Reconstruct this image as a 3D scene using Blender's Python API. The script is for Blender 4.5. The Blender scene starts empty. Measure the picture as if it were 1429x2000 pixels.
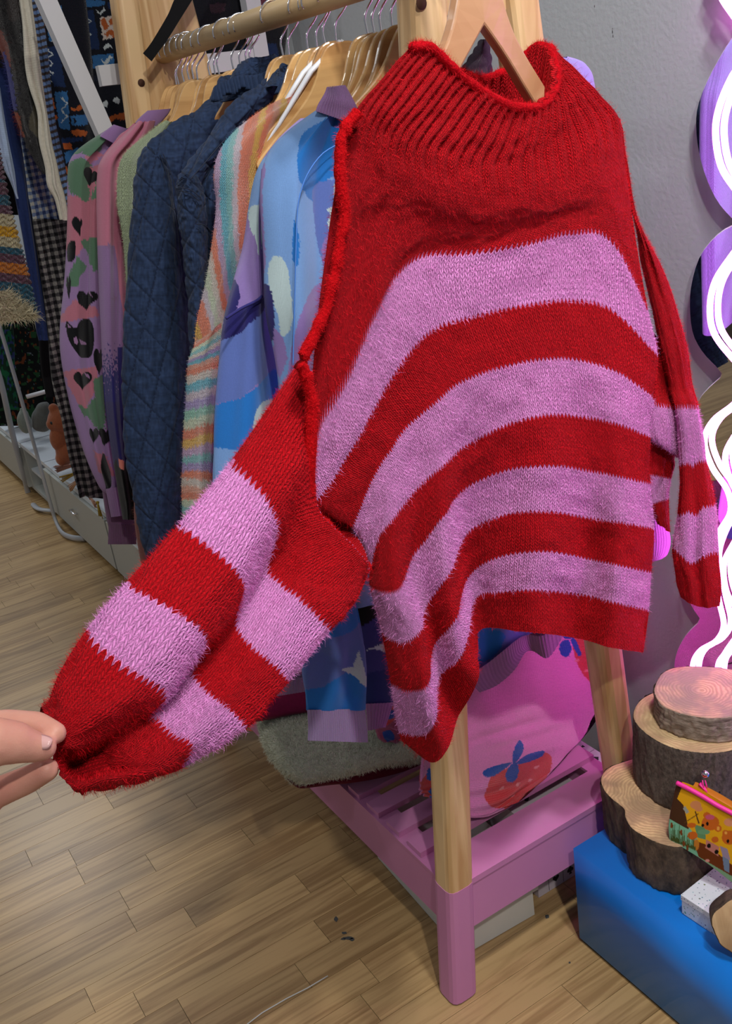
import bpy, bmesh, math, random
import numpy as np
from mathutils import Vector, Matrix
random.seed(7); RNG = np.random.default_rng(7)
C = bpy.context.scene.collection
# ------------------------------------------------------------------ camera
F = 1919.16; CX, CY = 714.5, 1000.0
CAM = np.array([0.0, 0.0, 1.4])
def _rot(yaw, pit, rol):
    f = np.array([math.cos(yaw)*math.cos(pit), math.sin(yaw)*math.cos(pit), -math.sin(pit)])
    r = np.cross(f, [0, 0, 1]); r /= np.linalg.norm(r); u = np.cross(r, f)
    return np.array([math.cos(rol)*r+math.sin(rol)*u, -math.sin(rol)*r+math.cos(rol)*u, f])
MR = _rot(-.505034, .384828, -.1463)
cam_data = bpy.data.cameras.new('camera'); cam = bpy.data.objects.new('camera', cam_data); C.objects.link(cam)
cam_data.sensor_fit = 'VERTICAL'; cam_data.sensor_height = 36; cam_data.lens = F*36/2000; cam_data.clip_start = .05
mw = Matrix(((MR[0][0], MR[1][0], -MR[2][0], CAM[0]), (MR[0][1], MR[1][1], -MR[2][1], CAM[1]), (MR[0][2], MR[1][2], -MR[2][2], CAM[2]), (0, 0, 0, 1)))
cam.matrix_world = mw
bpy.context.scene.camera = cam
# ------------------------------------------------------------------ world, lights, exposure
w = bpy.data.worlds.new('room_light'); bpy.context.scene.world = w; w.use_nodes = True
w.node_tree.nodes['Background'].inputs[0].default_value = (.84, .90, 1.0, 1); w.node_tree.nodes['Background'].inputs[1].default_value = .18
vs = bpy.context.scene.view_settings; vs.view_transform = 'Standard'; vs.look = 'None'; vs.gamma = 1; vs.use_curve_mapping = False; vs.exposure = 0
def spot(name, loc, to, e, col=(1, .95, .88), size=.05, ang=110, blend=.5):
    l = bpy.data.lights.new(name, 'SPOT'); l.energy = e; l.color = col; l.shadow_soft_size = size; l.spot_size = math.radians(ang); l.spot_blend = blend
    o = bpy.data.objects.new(name, l); C.objects.link(o); o.location = loc
    o.rotation_euler = (Vector(to)-Vector(loc)).to_track_quat('-Z', 'Y').to_euler(); return o
spot('ceiling_spot', (.13, -.5, 2.8), (1.0, -.5, .6), 40, (1, .96, .90), .04)
spot('ceiling_spot', (-.96, .0, 2.8), (.9, -.4, .8), 112, (1, .97, .92), .045)
spot('ceiling_spot', (1.5, 1.1, 2.8), (1.5, -.8, .9), 17, (.93, .97, 1), .06)
spot('ceiling_spot', (3.6, .6, 2.8), (3.2, -.5, .2), 30, (1, .97, .92), .08)
spot('ceiling_spot', (.15, -.72, 2.8), (1.05, -1.2, .7), 100, (.95, .98, 1), .08, 74, .8)

la = bpy.data.lights.new('ceiling_panel', 'AREA'); la.energy = 26; la.size = .7; la.color = (.86, .93, 1)
lo = bpy.data.objects.new('ceiling_panel', la); C.objects.link(lo); lo.location = (5.7, -.5, 2.85)
def depth(p): return float(MR[2] @ (np.array(p)-CAM))
def ray(px, py): return MR.T @ np.array([(px-CX)/F, -(py-CY)/F, 1.0])
def P(px, py, x=None, y=None, z=None, d=None):      # the world point seen at a pixel, on a plane of the room
    r = ray(px, py)
    t = d if d is not None else (x-CAM[0])/r[0] if x is not None else (y-CAM[1])/r[1] if y is not None else (z-CAM[2])/r[2]
    return CAM+t*r
def pix(V):
    q = (np.asarray(V)-CAM) @ MR.T
    return CX+F*q[..., 0]/q[..., 2], CY-F*q[..., 1]/q[..., 2]
# ------------------------------------------------------------------ object helpers
def link(o, parent=None):
    C.objects.link(o)
    if parent is not None:
        o.parent = parent
        if parent.type == 'EMPTY': o.location = -parent.location
    return o
def empty(name, loc, label, cat, group=None):
    o = bpy.data.objects.new(name, None); o.empty_display_size = .05; C.objects.link(o); o.location = Vector([float(a) for a in loc])
    return tag(o, label, cat, group)
def tag(o, label=None, cat=None, group=None, kind=None):
    if label: o['label'] = label
    if cat: o['category'] = cat
    if group: o['group'] = group
    if kind: o['kind'] = kind
    return o
def struct(o): o['kind'] = 'structure'; return o
def mesh(name, V, Fc, mat, parent=None, smooth=True):
    me = bpy.data.meshes.new(name); me.from_pydata([tuple(map(float, v)) for v in V], [], [tuple(map(int, f)) for f in Fc]); me.update()
    if smooth: me.polygons.foreach_set('use_smooth', [True]*len(me.polygons))
    if mat: me.materials.append(mat)
    return link(bpy.data.objects.new(name, me), parent)
def from_bm(name, bm, mat, parent=None, smooth=False):
    me = bpy.data.meshes.new(name); bmesh.ops.recalc_face_normals(bm, faces=bm.faces); bm.to_mesh(me); bm.free()
    if smooth: me.polygons.foreach_set('use_smooth', [True]*len(me.polygons))
    if mat: me.materials.append(mat)
    return link(bpy.data.objects.new(name, me), parent)
def bevel(bm, w, seg=2):
    bmesh.ops.bevel(bm, geom=[e for e in bm.edges if len(e.link_faces) == 2 and e.calc_face_angle(0) > .5], offset=w, segments=seg, profile=.5, affect='EDGES', clamp_overlap=True)
def box_bm(x0, x1, y0, y1, z0, z1, bv=0, seg=2, bm=None):
    own = bm is None
    if own: bm = bmesh.new()
    vs_ = [bm.verts.new((x, y, z)) for z in (z0, z1) for x, y in ((x0, y0), (x1, y0), (x1, y1), (x0, y1))]
    for f in ((3, 2, 1, 0), (4, 5, 6, 7), (0, 1, 5, 4), (1, 2, 6, 5), (2, 3, 7, 6), (3, 0, 4, 7)): bm.faces.new([vs_[i] for i in f])
    if bv: bevel(bm, bv, seg)
    return bm
def box(name, x0, x1, y0, y1, z0, z1, mat, parent=None, bv=.002, seg=2, smooth=False):
    return from_bm(name, box_bm(min(x0, x1), max(x0, x1), min(y0, y1), max(y0, y1), min(z0, z1), max(z0, z1), bv, seg), mat, parent, smooth)
def prism(name, poly, vec, mat, parent=None, bv=0, seg=2, smooth=False):
    bm = bmesh.new(); vec = Vector([float(a) for a in vec])
    a = [bm.verts.new([float(c) for c in p]) for p in poly]; b = [bm.verts.new(v.co+vec) for v in a]
    bm.faces.new(a); bm.faces.new(b[::-1]); n = len(a)
    for i in range(n): bm.faces.new((a[i], b[i], b[(i+1) % n], a[(i+1) % n]))
    bmesh.ops.recalc_face_normals(bm, faces=bm.faces)
    if bv: bevel(bm, bv, seg)
    return from_bm(name, bm, mat, parent, smooth)
def tube_geo(path, radii, seg=10, flat=1.0, V=None, Fc=None, cap=True, up=(0, 0, 1)):
    path = np.array(path, float); n = len(path); radii = [radii]*n if np.isscalar(radii) else radii
    V = [] if V is None else V; Fc = [] if Fc is None else Fc; base = len(V); up = np.array(up, float); prev = None
    for i in range(n):
        t = path[min(i+1, n-1)]-path[max(i-1, 0)]; t /= np.linalg.norm(t)+1e-9
        a = np.cross(t, up) if prev is None else prev-t*(prev @ t)
        if np.linalg.norm(a) < 1e-3: a = np.cross(t, [1, .3, 0])
        a /= np.linalg.norm(a); prev = a; b = np.cross(t, a)
        for k in range(seg):
            th = 2*math.pi*k/seg; V.append(path[i]+radii[i]*(a*math.cos(th)+b*math.sin(th)*flat))
    for i in range(n-1):
        for k in range(seg):
            k2 = (k+1) % seg; Fc.append((base+i*seg+k, base+i*seg+k2, base+(i+1)*seg+k2, base+(i+1)*seg+k))
    if cap:
        Fc.append(tuple(base+k for k in range(seg))[::-1]); Fc.append(tuple(base+(n-1)*seg+k for k in range(seg)))
    return V, Fc
def tube(name, path, r, mat, parent=None, seg=10, flat=1.0, cap=True, up=(0, 0, 1)):
    V, Fc = tube_geo(path, r, seg, flat, cap=cap, up=up); return mesh(name, V, Fc, mat, parent)
def cr(A, n, closed=False):                          # Catmull-Rom resampling of control rows
    A = np.asarray(A, float); k = len(A)
    if k == 2: t = np.linspace(0, 1, n).reshape(-1, *[1]*(A.ndim-1)); return A[0]*(1-t)+A[1]*t
    s = np.linspace(0, k if closed else k-1, n, endpoint=not closed); i = np.floor(s).astype(int)
    if not closed: i = np.minimum(i, k-2)
    t = (s-i).reshape(-1, *[1]*(A.ndim-1))
    g = (lambda j: A[j % k]) if closed else (lambda j: A[np.clip(j, 0, k-1)])
    p0, p1, p2, p3 = g(i-1), g(i), g(i+1), g(i+2)
    return .5*(2*p1+(p2-p0)*t+(2*p0-5*p1+4*p2-p3)*t*t+(3*p1-p0-3*p2+p3)*t**3)
def noise2(u, v, seed=0):
    r = np.random.default_rng(seed); T = r.random((64, 64)); u = np.asarray(u)+100; v = np.asarray(v)+100
    iu, iv = np.floor(u).astype(int), np.floor(v).astype(int); fu, fv = u-iu, v-iv; fu = fu*fu*(3-2*fu); fv = fv*fv*(3-2*fv)
    g = lambda a, b: T[a % 64, b % 64]
    return (g(iu, iv)*(1-fu)+g(iu+1, iv)*fu)*(1-fv)+(g(iu, iv+1)*(1-fu)+g(iu+1, iv+1)*fu)*fv-.5
def normals(G):
    du = np.gradient(G, axis=1); dv = np.gradient(G, axis=0); n = np.cross(du, dv); return n/(np.linalg.norm(n, axis=2, keepdims=True)+1e-12)
def inpoly(x, y, poly):
    r = np.zeros(x.shape, bool); n = len(poly)
    for i in range(n):
        x1, y1 = poly[i]; x2, y2 = poly[(i+1) % n]
        if y1 == y2: continue
        c = ((y1 > y) != (y2 > y)) & (x < (x2-x1)*(y-y1)/(y2-y1)+x1); r ^= c
    return r
def blob(pts, n=40):                                  # smooth closed outline for printed / knitted shapes
    return [tuple(p) for p in cr(np.array(pts, float), n, closed=True)]
def srgb(r, g, b):
    f = lambda c: c/12.92 if c <= .04045 else ((c+.055)/1.055)**2.4
    return (f(r/255), f(g/255), f(b/255))
# ------------------------------------------------------------------ materials
MATS = {}
def newmat(name):
    m = bpy.data.materials.new(name); m.use_nodes = True; nt = m.node_tree; return m, nt, nt.nodes['Principled BSDF']
def N(nt, t, **k):
    n = nt.nodes.new(t)
    for a, b in k.items(): setattr(n, a, b)
    return n
def math_(nt, op, a, b=None, c=None):
    n = N(nt, 'ShaderNodeMath', operation=op)
    for i, x in enumerate((a, b, c)):
        if x is None: continue
        if isinstance(x, (int, float)): n.inputs[i].default_value = x
        else: nt.links.new(x, n.inputs[i])
    return n.outputs[0]
def mixc(nt, f, a, b, mode='MIX'):
    n = N(nt, 'ShaderNodeMix', data_type='RGBA', blend_type=mode)
    for i, x in ((0, f), (6, a), (7, b)):
        if isinstance(x, (int, float)): n.inputs[i].default_value = x
        elif isinstance(x, tuple): n.inputs[i].default_value = (*x[:3], 1)
        else: nt.links.new(x, n.inputs[i])
    return n.outputs[2]
def plain(name, col, rough=.5, metal=0, noise=0, nscale=30, bump=0, sheen=0, spec=.5, coat=0, trans=0, emit=0):
    if name in MATS: return MATS[name]
    m, nt, b = newmat(name); b.inputs['Base Color'].default_value = (*col, 1); b.inputs['Roughness'].default_value = rough; b.inputs['Metallic'].default_value = metal
    b.inputs['Specular IOR Level'].default_value = spec; b.inputs['Sheen Weight'].default_value = sheen; b.inputs['Coat Weight'].default_value = coat; b.inputs['Transmission Weight'].default_value = trans
    if emit: b.inputs['Emission Color'].default_value = (*col, 1); b.inputs['Emission Strength'].default_value = emit
    tc = N(nt, 'ShaderNodeTexCoord'); nz = N(nt, 'ShaderNodeTexNoise'); nz.inputs['Scale'].default_value = nscale; nz.inputs['Detail'].default_value = 4
    nt.links.new(tc.outputs['Object'], nz.inputs['Vector'])
    if noise:
        c = mixc(nt, nz.outputs[0], tuple(x*(1-noise) for x in col), tuple(min(1, x*(1+noise)) for x in col)); nt.links.new(c, b.inputs['Base Color'])
    if bump:
        bp = N(nt, 'ShaderNodeBump'); bp.inputs['Strength'].default_value = bump; bp.inputs['Distance'].default_value = .002
        nt.links.new(nz.outputs[0], bp.inputs['Height']); nt.links.new(bp.outputs[0], b.inputs['Normal'])
    MATS[name] = m; return m
def wood(name, c1, c2, axis='z', rough=.45, sc=1.0, coat=0, rand=False, bump=.15):
    if name in MATS: return MATS[name]
    m, nt, b = newmat(name); tc = N(nt, 'ShaderNodeTexCoord'); mp = N(nt, 'ShaderNodeMapping')
    s = {'x': (3, 60, 60), 'y': (60, 3, 60), 'z': (60, 60, 3)}[axis]; mp.inputs['Scale'].default_value = tuple(a*sc for a in s)
    vec = tc.outputs['Object']; oi = N(nt, 'ShaderNodeObjectInfo')
    ad = N(nt, 'ShaderNodeVectorMath', operation='ADD'); cb = N(nt, 'ShaderNodeCombineXYZ')
    r9 = math_(nt, 'MULTIPLY', oi.outputs['Random'], 37.0)
    for i in range(3): nt.links.new(r9, cb.inputs[i])
    nt.links.new(vec, ad.inputs[0]); nt.links.new(cb.outputs[0], ad.inputs[1]); nt.links.new(ad.outputs[0], mp.inputs[0])
    n1 = N(nt, 'ShaderNodeTexNoise'); n1.inputs['Scale'].default_value = 1; n1.inputs['Detail'].default_value = 5; n1.inputs['Distortion'].default_value = 1.2; nt.links.new(mp.outputs[0], n1.inputs['Vector'])
    n2 = N(nt, 'ShaderNodeTexNoise'); n2.inputs['Scale'].default_value = .25; n2.inputs['Detail'].default_value = 2; nt.links.new(mp.outputs[0], n2.inputs['Vector'])
    rp = N(nt, 'ShaderNodeValToRGB'); rp.color_ramp.elements[0].position = .41; rp.color_ramp.elements[1].position = .57
    rp.color_ramp.elements[0].color = (*c2, 1); rp.color_ramp.elements[1].color = (*c1, 1)
    f = math_(nt, 'ADD', math_(nt, 'MULTIPLY', n1.outputs[0], .6), math_(nt, 'MULTIPLY', n2.outputs[0], .4)); nt.links.new(f, rp.inputs[0])
    col = rp.outputs[0]
    if rand:
        k = math_(nt, 'ADD', math_(nt, 'MULTIPLY', oi.outputs['Random'], rand), 1-rand/2)
        cm = N(nt, 'ShaderNodeCombineColor'); [nt.links.new(k, cm.inputs[i]) for i in range(3)]
        col = mixc(nt, 1.0, col, cm.outputs[0], 'MULTIPLY')
    nt.links.new(col, b.inputs['Base Color']); b.inputs['Roughness'].default_value = rough; b.inputs['Coat Weight'].default_value = coat; b.inputs['Coat Roughness'].default_value = .2
    bp = N(nt, 'ShaderNodeBump'); bp.inputs['Strength'].default_value = bump; bp.inputs['Distance'].default_value = .001; nt.links.new(n1.outputs[0], bp.inputs['Height']); nt.links.new(bp.outputs[0], b.inputs['Normal'])
    MATS[name] = m; return m
def cloth(name, stripe=None, knit='v', bump=.6, dist=.002, rough=.85, sheen=.25, groove_shade=.25, mottle=.12, mscale=400, jag=.07):
    """fabric: colour from the 'Col' attribute (or two stripe colours from 'st'), stitches from the 'knit' UV map"""
    if name in MATS: return MATS[name]
    m, nt, b = newmat(name); uv = N(nt, 'ShaderNodeUVMap', uv_map='knit'); sx = N(nt, 'ShaderNodeSeparateXYZ'); nt.links.new(uv.outputs[0], sx.inputs[0]); U, Vv = sx.outputs[0], sx.outputs[1]
    nz = N(nt, 'ShaderNodeTexNoise'); nz.inputs['Scale'].default_value = 1.3; nz.inputs['Detail'].default_value = 3; nt.links.new(uv.outputs[0], nz.inputs['Vector'])
    if knit in 'vp':
        wob = math_(nt, 'MULTIPLY', math_(nt, 'SUBTRACT', nz.outputs[0], .5), .9)
        U2 = math_(nt, 'ADD', U, math_(nt, 'MULTIPLY', wob, .35)); V2 = math_(nt, 'ADD', Vv, wob)
        t = math_(nt, 'MULTIPLY', math_(nt, 'ABSOLUTE', math_(nt, 'SUBTRACT', math_(nt, 'FRACT', U2), .5)), 2.0)
        ph = math_(nt, 'FRACT', math_(nt, 'ADD', V2, math_(nt, 'MULTIPLY', t, .95 if knit == 'v' else .2)))
        hv = math_(nt, 'SINE', math_(nt, 'MULTIPLY', ph, math.pi))
        tt = math_(nt, 'SUBTRACT', math_(nt, 'MULTIPLY', t, 2.0), 1.0)
        hu = math_(nt, 'SUBTRACT', 1.0, math_(nt, 'MULTIPLY', tt, tt))
        h = math_(nt, 'MULTIPLY', math_(nt, 'ADD', math_(nt, 'MULTIPLY', math_(nt, 'POWER', hv, .7), .55), .45), math_(nt, 'ADD', math_(nt, 'MULTIPLY', math_(nt, 'POWER', hu, .6), .85), .15))
    elif knit == 'r':
        h = math_(nt, 'ABSOLUTE', math_(nt, 'SINE', math_(nt, 'MULTIPLY', U, math.pi)))
    else:  # woven
        h = math_(nt, 'MULTIPLY', math_(nt, 'ABSOLUTE', math_(nt, 'SINE', math_(nt, 'MULTIPLY', U, math.pi))), math_(nt, 'ABSOLUTE', math_(nt, 'SINE', math_(nt, 'MULTIPLY', Vv, math.pi))))
        t = None
    tc = N(nt, 'ShaderNodeTexCoord'); n3 = N(nt, 'ShaderNodeTexNoise'); n3.inputs['Scale'].default_value = mscale; n3.inputs['Detail'].default_value = 3; nt.links.new(tc.outputs['Object'], n3.inputs['Vector'])
    h2 = math_(nt, 'ADD', h, math_(nt, 'MULTIPLY', n3.outputs[0], .5))
    if stripe:
        at = N(nt, 'ShaderNodeAttribute', attribute_name='st')
        s = math_(nt, 'ADD', at.outputs['Fac'], math_(nt, 'MULTIPLY', math_(nt, 'SUBTRACT', t, .5), jag))
        sel = math_(nt, 'GREATER_THAN', math_(nt, 'FRACT', math_(nt, 'MULTIPLY', s, .5)), .5)
        col = mixc(nt, sel, stripe[0], stripe[1])
    else:
        at = N(nt, 'ShaderNodeAttribute', attribute_name='Col'); col = at.outputs['Color']
    g = math_(nt, 'ADD', math_(nt, 'MULTIPLY', math_(nt, 'MINIMUM', h, 1.0), groove_shade), 1-groove_shade)  # cavity shade between the stitches, painted into the base colour
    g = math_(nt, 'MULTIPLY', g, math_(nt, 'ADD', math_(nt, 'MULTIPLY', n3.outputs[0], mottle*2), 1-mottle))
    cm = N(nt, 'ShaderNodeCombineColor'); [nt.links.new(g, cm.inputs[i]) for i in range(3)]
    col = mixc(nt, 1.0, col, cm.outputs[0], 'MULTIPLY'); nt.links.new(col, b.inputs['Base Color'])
    b.inputs['Roughness'].default_value = rough; b.inputs['Sheen Weight'].default_value = sheen; b.inputs['Sheen Roughness'].default_value = .4; b.inputs['Specular IOR Level'].default_value = .2
    if stripe or sheen > .3: nt.links.new(col, b.inputs['Sheen Tint'])
    bp = N(nt, 'ShaderNodeBump'); bp.inputs['Strength'].default_value = bump; bp.inputs['Distance'].default_value = dist; nt.links.new(h2, bp.inputs['Height']); nt.links.new(bp.outputs[0], b.inputs['Normal'])
    MATS[name] = m; return m
def attr_mat(name, rough=.8, sheen=.3):
    if name in MATS: return MATS[name]
    m, nt, b = newmat(name); at = N(nt, 'ShaderNodeAttribute', attribute_name='Col'); nt.links.new(at.outputs['Color'], b.inputs['Base Color']); b.inputs['Roughness'].default_value = rough; b.inputs['Specular IOR Level'].default_value = .2
    MATS[name] = m; return m
# ------------------------------------------------------------------ fabric shells
class Shell:
    """closed fabric shell: a traced front sheet with real curvature and a back sheet behind it"""
    def __init__(s, rows, dep, thick=.05, nu=60, nv=120, bulge=.0, disp=None, sw=.004, sh=.0035, st=None, open_=False, tv=None):
        ctrl = np.array([[dep(i, j, px, py) for j, (px, py) in enumerate(r)] for i, r in enumerate(rows)])
        G = cr(cr(ctrl, nv).swapaxes(0, 1), nu).swapaxes(0, 1)
        u = np.linspace(0, 1, nu)[None, :, None]; prof = np.sqrt(np.clip(1-(2*u-1)**2, 0, 1))
        dirs = (G-CAM); dirs /= np.linalg.norm(dirs, axis=2, keepdims=True)
        G = G+dirs*bulge*(1-prof)
        hd = dirs.copy(); hd[..., 2] *= .3; hd /= np.linalg.norm(hd, axis=2, keepdims=True)
        tvv = 1.0 if tv is None else np.interp(np.linspace(0, 1, nv), tv[0], tv[1])[:, None, None]
        back = G+hd*(thick*tvv*prof+.0015)
        s.px, s.py = pix(G)
        w_ = np.linalg.norm(np.diff(G, axis=1), axis=2).sum(1).mean(); l_ = np.linalg.norm(np.diff(G, axis=0), axis=2).sum(0).mean()
        U, V = np.meshgrid(np.linspace(0, w_/sw, nu), np.linspace(0, l_/sh, nv))
        uu, vv = np.meshgrid(np.linspace(0, 1, nu), np.linspace(0, 1, nv))
        if disp is not None:
            nn = normals(G); sgn = np.sign((nn*-dirs).sum(2).mean()); G = G+nn*sgn*disp(uu, vv, U, V, s.px, s.py)[..., None]
        s.front = G
        if open_: s.G = G; s.U, s.V = U, V; s.PX, s.PY = s.px, s.py
        else:
            s.G = np.concatenate([G, back[:, ::-1], G[:, :1]], 1); s.U = np.concatenate([U, U[:, ::-1], U[:, :1]], 1); s.V = np.concatenate([V, V, V[:, :1]], 1)
            s.PX = np.concatenate([s.px, s.px[:, ::-1], s.px[:, :1]], 1); s.PY = np.concatenate([s.py, s.py[:, ::-1], s.py[:, :1]], 1)
        s.st = None
        if st is not None: s.st = np.repeat(np.interp(np.linspace(0, len(rows)-1, nv), range(len(rows)), st)[:, None], s.G.shape[1], 1)
    def build(s, name, mat, parent, col=None, solid=0):
        G = s.G; nv, nu = G.shape[:2]; idx = np.arange(nv*nu).reshape(nv, nu)
        q = np.stack([idx[:-1, :-1], idx[:-1, 1:], idx[1:, 1:], idx[1:, :-1]], -1).reshape(-1, 4)
        me = bpy.data.meshes.new(name); me.vertices.add(nv*nu); me.vertices.foreach_set('co', G.reshape(-1).astype(np.float32))
        me.loops.add(len(q)*4); me.loops.foreach_set('vertex_index', q.reshape(-1).astype(np.int32)); me.polygons.add(len(q)); me.polygons.foreach_set('loop_start', np.arange(0, len(q)*4, 4, dtype=np.int32))
        me.polygons.foreach_set('loop_total', np.full(len(q), 4, np.int32)); me.update(calc_edges=True); me.polygons.foreach_set('use_smooth', [True]*len(q))
        uvl = me.uv_layers.new(name='knit'); UV = np.stack([s.U, s.V], -1).reshape(-1, 2)[q.reshape(-1)]; uvl.data.foreach_set('uv', UV.reshape(-1).astype(np.float32))
        if s.st is not None: a = me.attributes.new('st', 'FLOAT', 'POINT'); a.data.foreach_set('value', s.st.reshape(-1).astype(np.float32))
        if col is not None:
            s.col = col(s.PX, s.PY, s.U, s.V) if callable(col) else np.broadcast_to(np.array(col, float), G.shape).copy()
            rgba = np.concatenate([s.col.reshape(-1, 3), np.ones((nv*nu, 1))], 1); a = me.attributes.new('Col', 'FLOAT_COLOR', 'POINT'); a.data.foreach_set('color', rgba.reshape(-1).astype(np.float32))
        me.validate(); me.update(); me.materials.append(mat); o = link(bpy.data.objects.new(name, me), parent)
        if solid: md = o.modifiers.new('thickness', 'SOLIDIFY'); md.thickness = solid; md.offset = 0
        return o
    def fuzz(s, n, length, parent, col=None, name='wool_fuzz', wd=.00014, lay=.8, stripes=None, open_ends=True):
        G = s.G; nv, nu = G.shape[:2]; nn = normals(G)
        if (nn*(G-G.mean(1, keepdims=True))).sum(2).mean() < 0: nn = -nn
        area = np.linalg.norm(np.cross(np.diff(G, axis=1)[:-1], np.diff(G, axis=0)[:, :-1]), axis=2).reshape(-1); cell = RNG.choice(len(area), n, p=area/area.sum())
        i, j = cell//(nu-1), cell % (nu-1); a, b = RNG.random(n)[:, None], RNG.random(n)[:, None]
        p = G[i, j]*(1-a)*(1-b)+G[i, j+1]*a*(1-b)+G[i+1, j]*(1-a)*b+G[i+1, j+1]*a*b; nr = nn[i, j]
        t = RNG.normal(size=(n, 3)); t -= nr*(t*nr).sum(1, keepdims=True); t /= np.linalg.norm(t, axis=1, keepdims=True)
        t2 = np.cross(nr, t); L = length*(.35+RNG.random((n, 1))**2*1.1)
        mid = p+nr*L*.42+t*L*lay*.35; tip = p+nr*L*(.55+.3*RNG.random((n, 1)))+t*L*lay+t2*L*RNG.normal(size=(n, 1))*.3
        V = np.stack([p-t2*wd, p+t2*wd, mid+t2*wd*.8, mid-t2*wd*.8, tip], 1).reshape(-1, 3); b5 = np.arange(n)*5
        me = bpy.data.meshes.new(name); fc = np.concatenate([np.stack([b5, b5+1, b5+2], 1), np.stack([b5, b5+2, b5+3], 1), np.stack([b5+3, b5+2, b5+4], 1)])
        me.vertices.add(len(V)); me.vertices.foreach_set('co', V.reshape(-1).astype(np.float32)); me.loops.add(len(fc)*3); me.loops.foreach_set('vertex_index', fc.reshape(-1).astype(np.int32))
        me.polygons.add(len(fc)); me.polygons.foreach_set('loop_start', np.arange(0, len(fc)*3, 3, dtype=np.int32)); me.polygons.foreach_set('loop_total', np.full(len(fc), 3, np.int32)); me.update(calc_edges=True)
        if stripes: k = np.floor(s.st[i, j]).astype(int) % 2; cc = np.array(stripes)[k]
        elif col is not None: cc = np.broadcast_to(np.array(col), (n, 3)).copy()
        else: cc = s.col[i, j]
        cc = np.clip(cc*(.75+.6*RNG.random((n, 1))), 0, 1); rgba = np.repeat(np.concatenate([cc, np.ones((n, 1))], 1), 5, 0)
        at = me.attributes.new('Col', 'FLOAT_COLOR', 'POINT'); at.data.foreach_set('color', rgba.reshape(-1).astype(np.float32))
        me.materials.append(attr_mat('fibre')); o = link(bpy.data.objects.new(name, me), parent); o['kind'] = 'stuff'; return o
def onx(x): return lambda i, j, px, py: P(px, py, x=x)
def LR(rows, n=5):                                   # rows given by their left and right ends
    return [[(l[0]+(r[0]-l[0])*k/(n-1), l[1]+(r[1]-l[1])*k/(n-1)) for k in range(n)] for l, r in rows]
def painter(base, shapes, amp=1.5):
    def f(px, py, U, V):
        c = np.broadcast_to(np.array(base, float), px.shape+(3,)).copy(); jx = noise2(U*.9, V*.9, 5)*amp*2; jy = noise2(U*.9, V*.9, 6)*amp*2
        for poly, col in shapes: c[inpoly(px+jx, py+jy, poly)] = col
        return c
    return f
def folds(A, k, seed=1, drift=1.2): return lambda uu, vv, U, V, px, py: A*np.sin(uu*k+drift*vv*3+3*noise2(uu*2, vv*3, seed))+A*1.2*noise2(uu*5, vv*7, seed+1)
# ================================================================== THE ROOM
M_wall = plain('painted_wall', srgb(168, 172, 176), .75, noise=.03, nscale=120, bump=.35)
WALL_Y = -1.25
def wall_pane(name, x0, x1, y0, y1, z0, z1, mat): return struct(box(name, x0, x1, y0, y1, z0, z1, mat, bv=0))
wall = wall_pane('wall_right', -.8, 6.6, WALL_Y-.1, WALL_Y, 0, 2.9, M_wall)
wall_pane('wall_back', 6.5, 6.6, -1.25, 2.6, 0, 2.9, M_wall)
V_, F_ = [], []
for (px, py, r) in ((1196, 62, 2.4), (1197, 70, 1.8), (1161, 12, 1.5), (1196, 56, 1.2)):
    c = P(px, py, y=WALL_Y); r = r/1400; b = len(V_)
    for k in range(8): V_.append((c[0]+.5*r*math.cos(k*.785), WALL_Y+.0004, c[2]+1.5*r*math.sin(k*.785)))
    F_.append(tuple(range(b, b+8)))
mesh('scuff_mark', V_, F_, plain('scuff', (.05, .05, .05), .8), wall, smooth=False)
M_sub = plain('subfloor', srgb(70, 52, 34), .8)
floor = struct(box('floor', -.8, 6.5, WALL_Y, 2.6, -.08, -.008, M_sub, bv=0))
M_plank = wood('oak_laminate', srgb(180, 148, 102), srgb(146, 115, 75), 'y', .33, 1.15, rand=.24, bump=.05)
lens_ = (.28, .36, .44, .55); SW = .0668
pm = {}
for L in lens_:
    me = bpy.data.meshes.new('plank'); bm = box_bm(.0004, SW-.0004, 0, L-.0008, -.008, 0); bevel(bm, .0006, 1); bm.to_mesh(me); bm.free(); me.materials.append(M_plank); pm[L] = me
far = bmesh.new(); npl = 0; rr = random.Random(3); cand = []
for i in range(int((6.4+.3)/SW)):
    x = -.3+i*SW; y = WALL_Y-rr.random()*.4; ymax = 1.2 if x < 3 else 1.6
    while y < ymax:
        L = rr.choice(lens_); cand.append((x, y, L)); y += L
def seen(x, y, L):
    for yy in (y, y+L/2, y+L):
        if (np.array([x, yy, 0])-CAM) @ MR[2] > .1:
            a, b = pix(np.array([x, yy, 0.])); 
            if -60 < a < 1500 and -60 < b < 2120: return True
    return False
for x, y, L in cand:
    if x < 3.3 and seen(x, y, L) and npl < 298:
        o = bpy.data.objects.new('plank', pm[L]); C.objects.link(o); o.parent = floor; o.location = (x, y, 0); npl += 1
    else: box_bm(x+.0004, x+SW-.0004, y, y+L-.0008, -.008, 0, bm=far)
o = from_bm('plank', far, M_plank, floor); o['kind'] = 'stuff'
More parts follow.
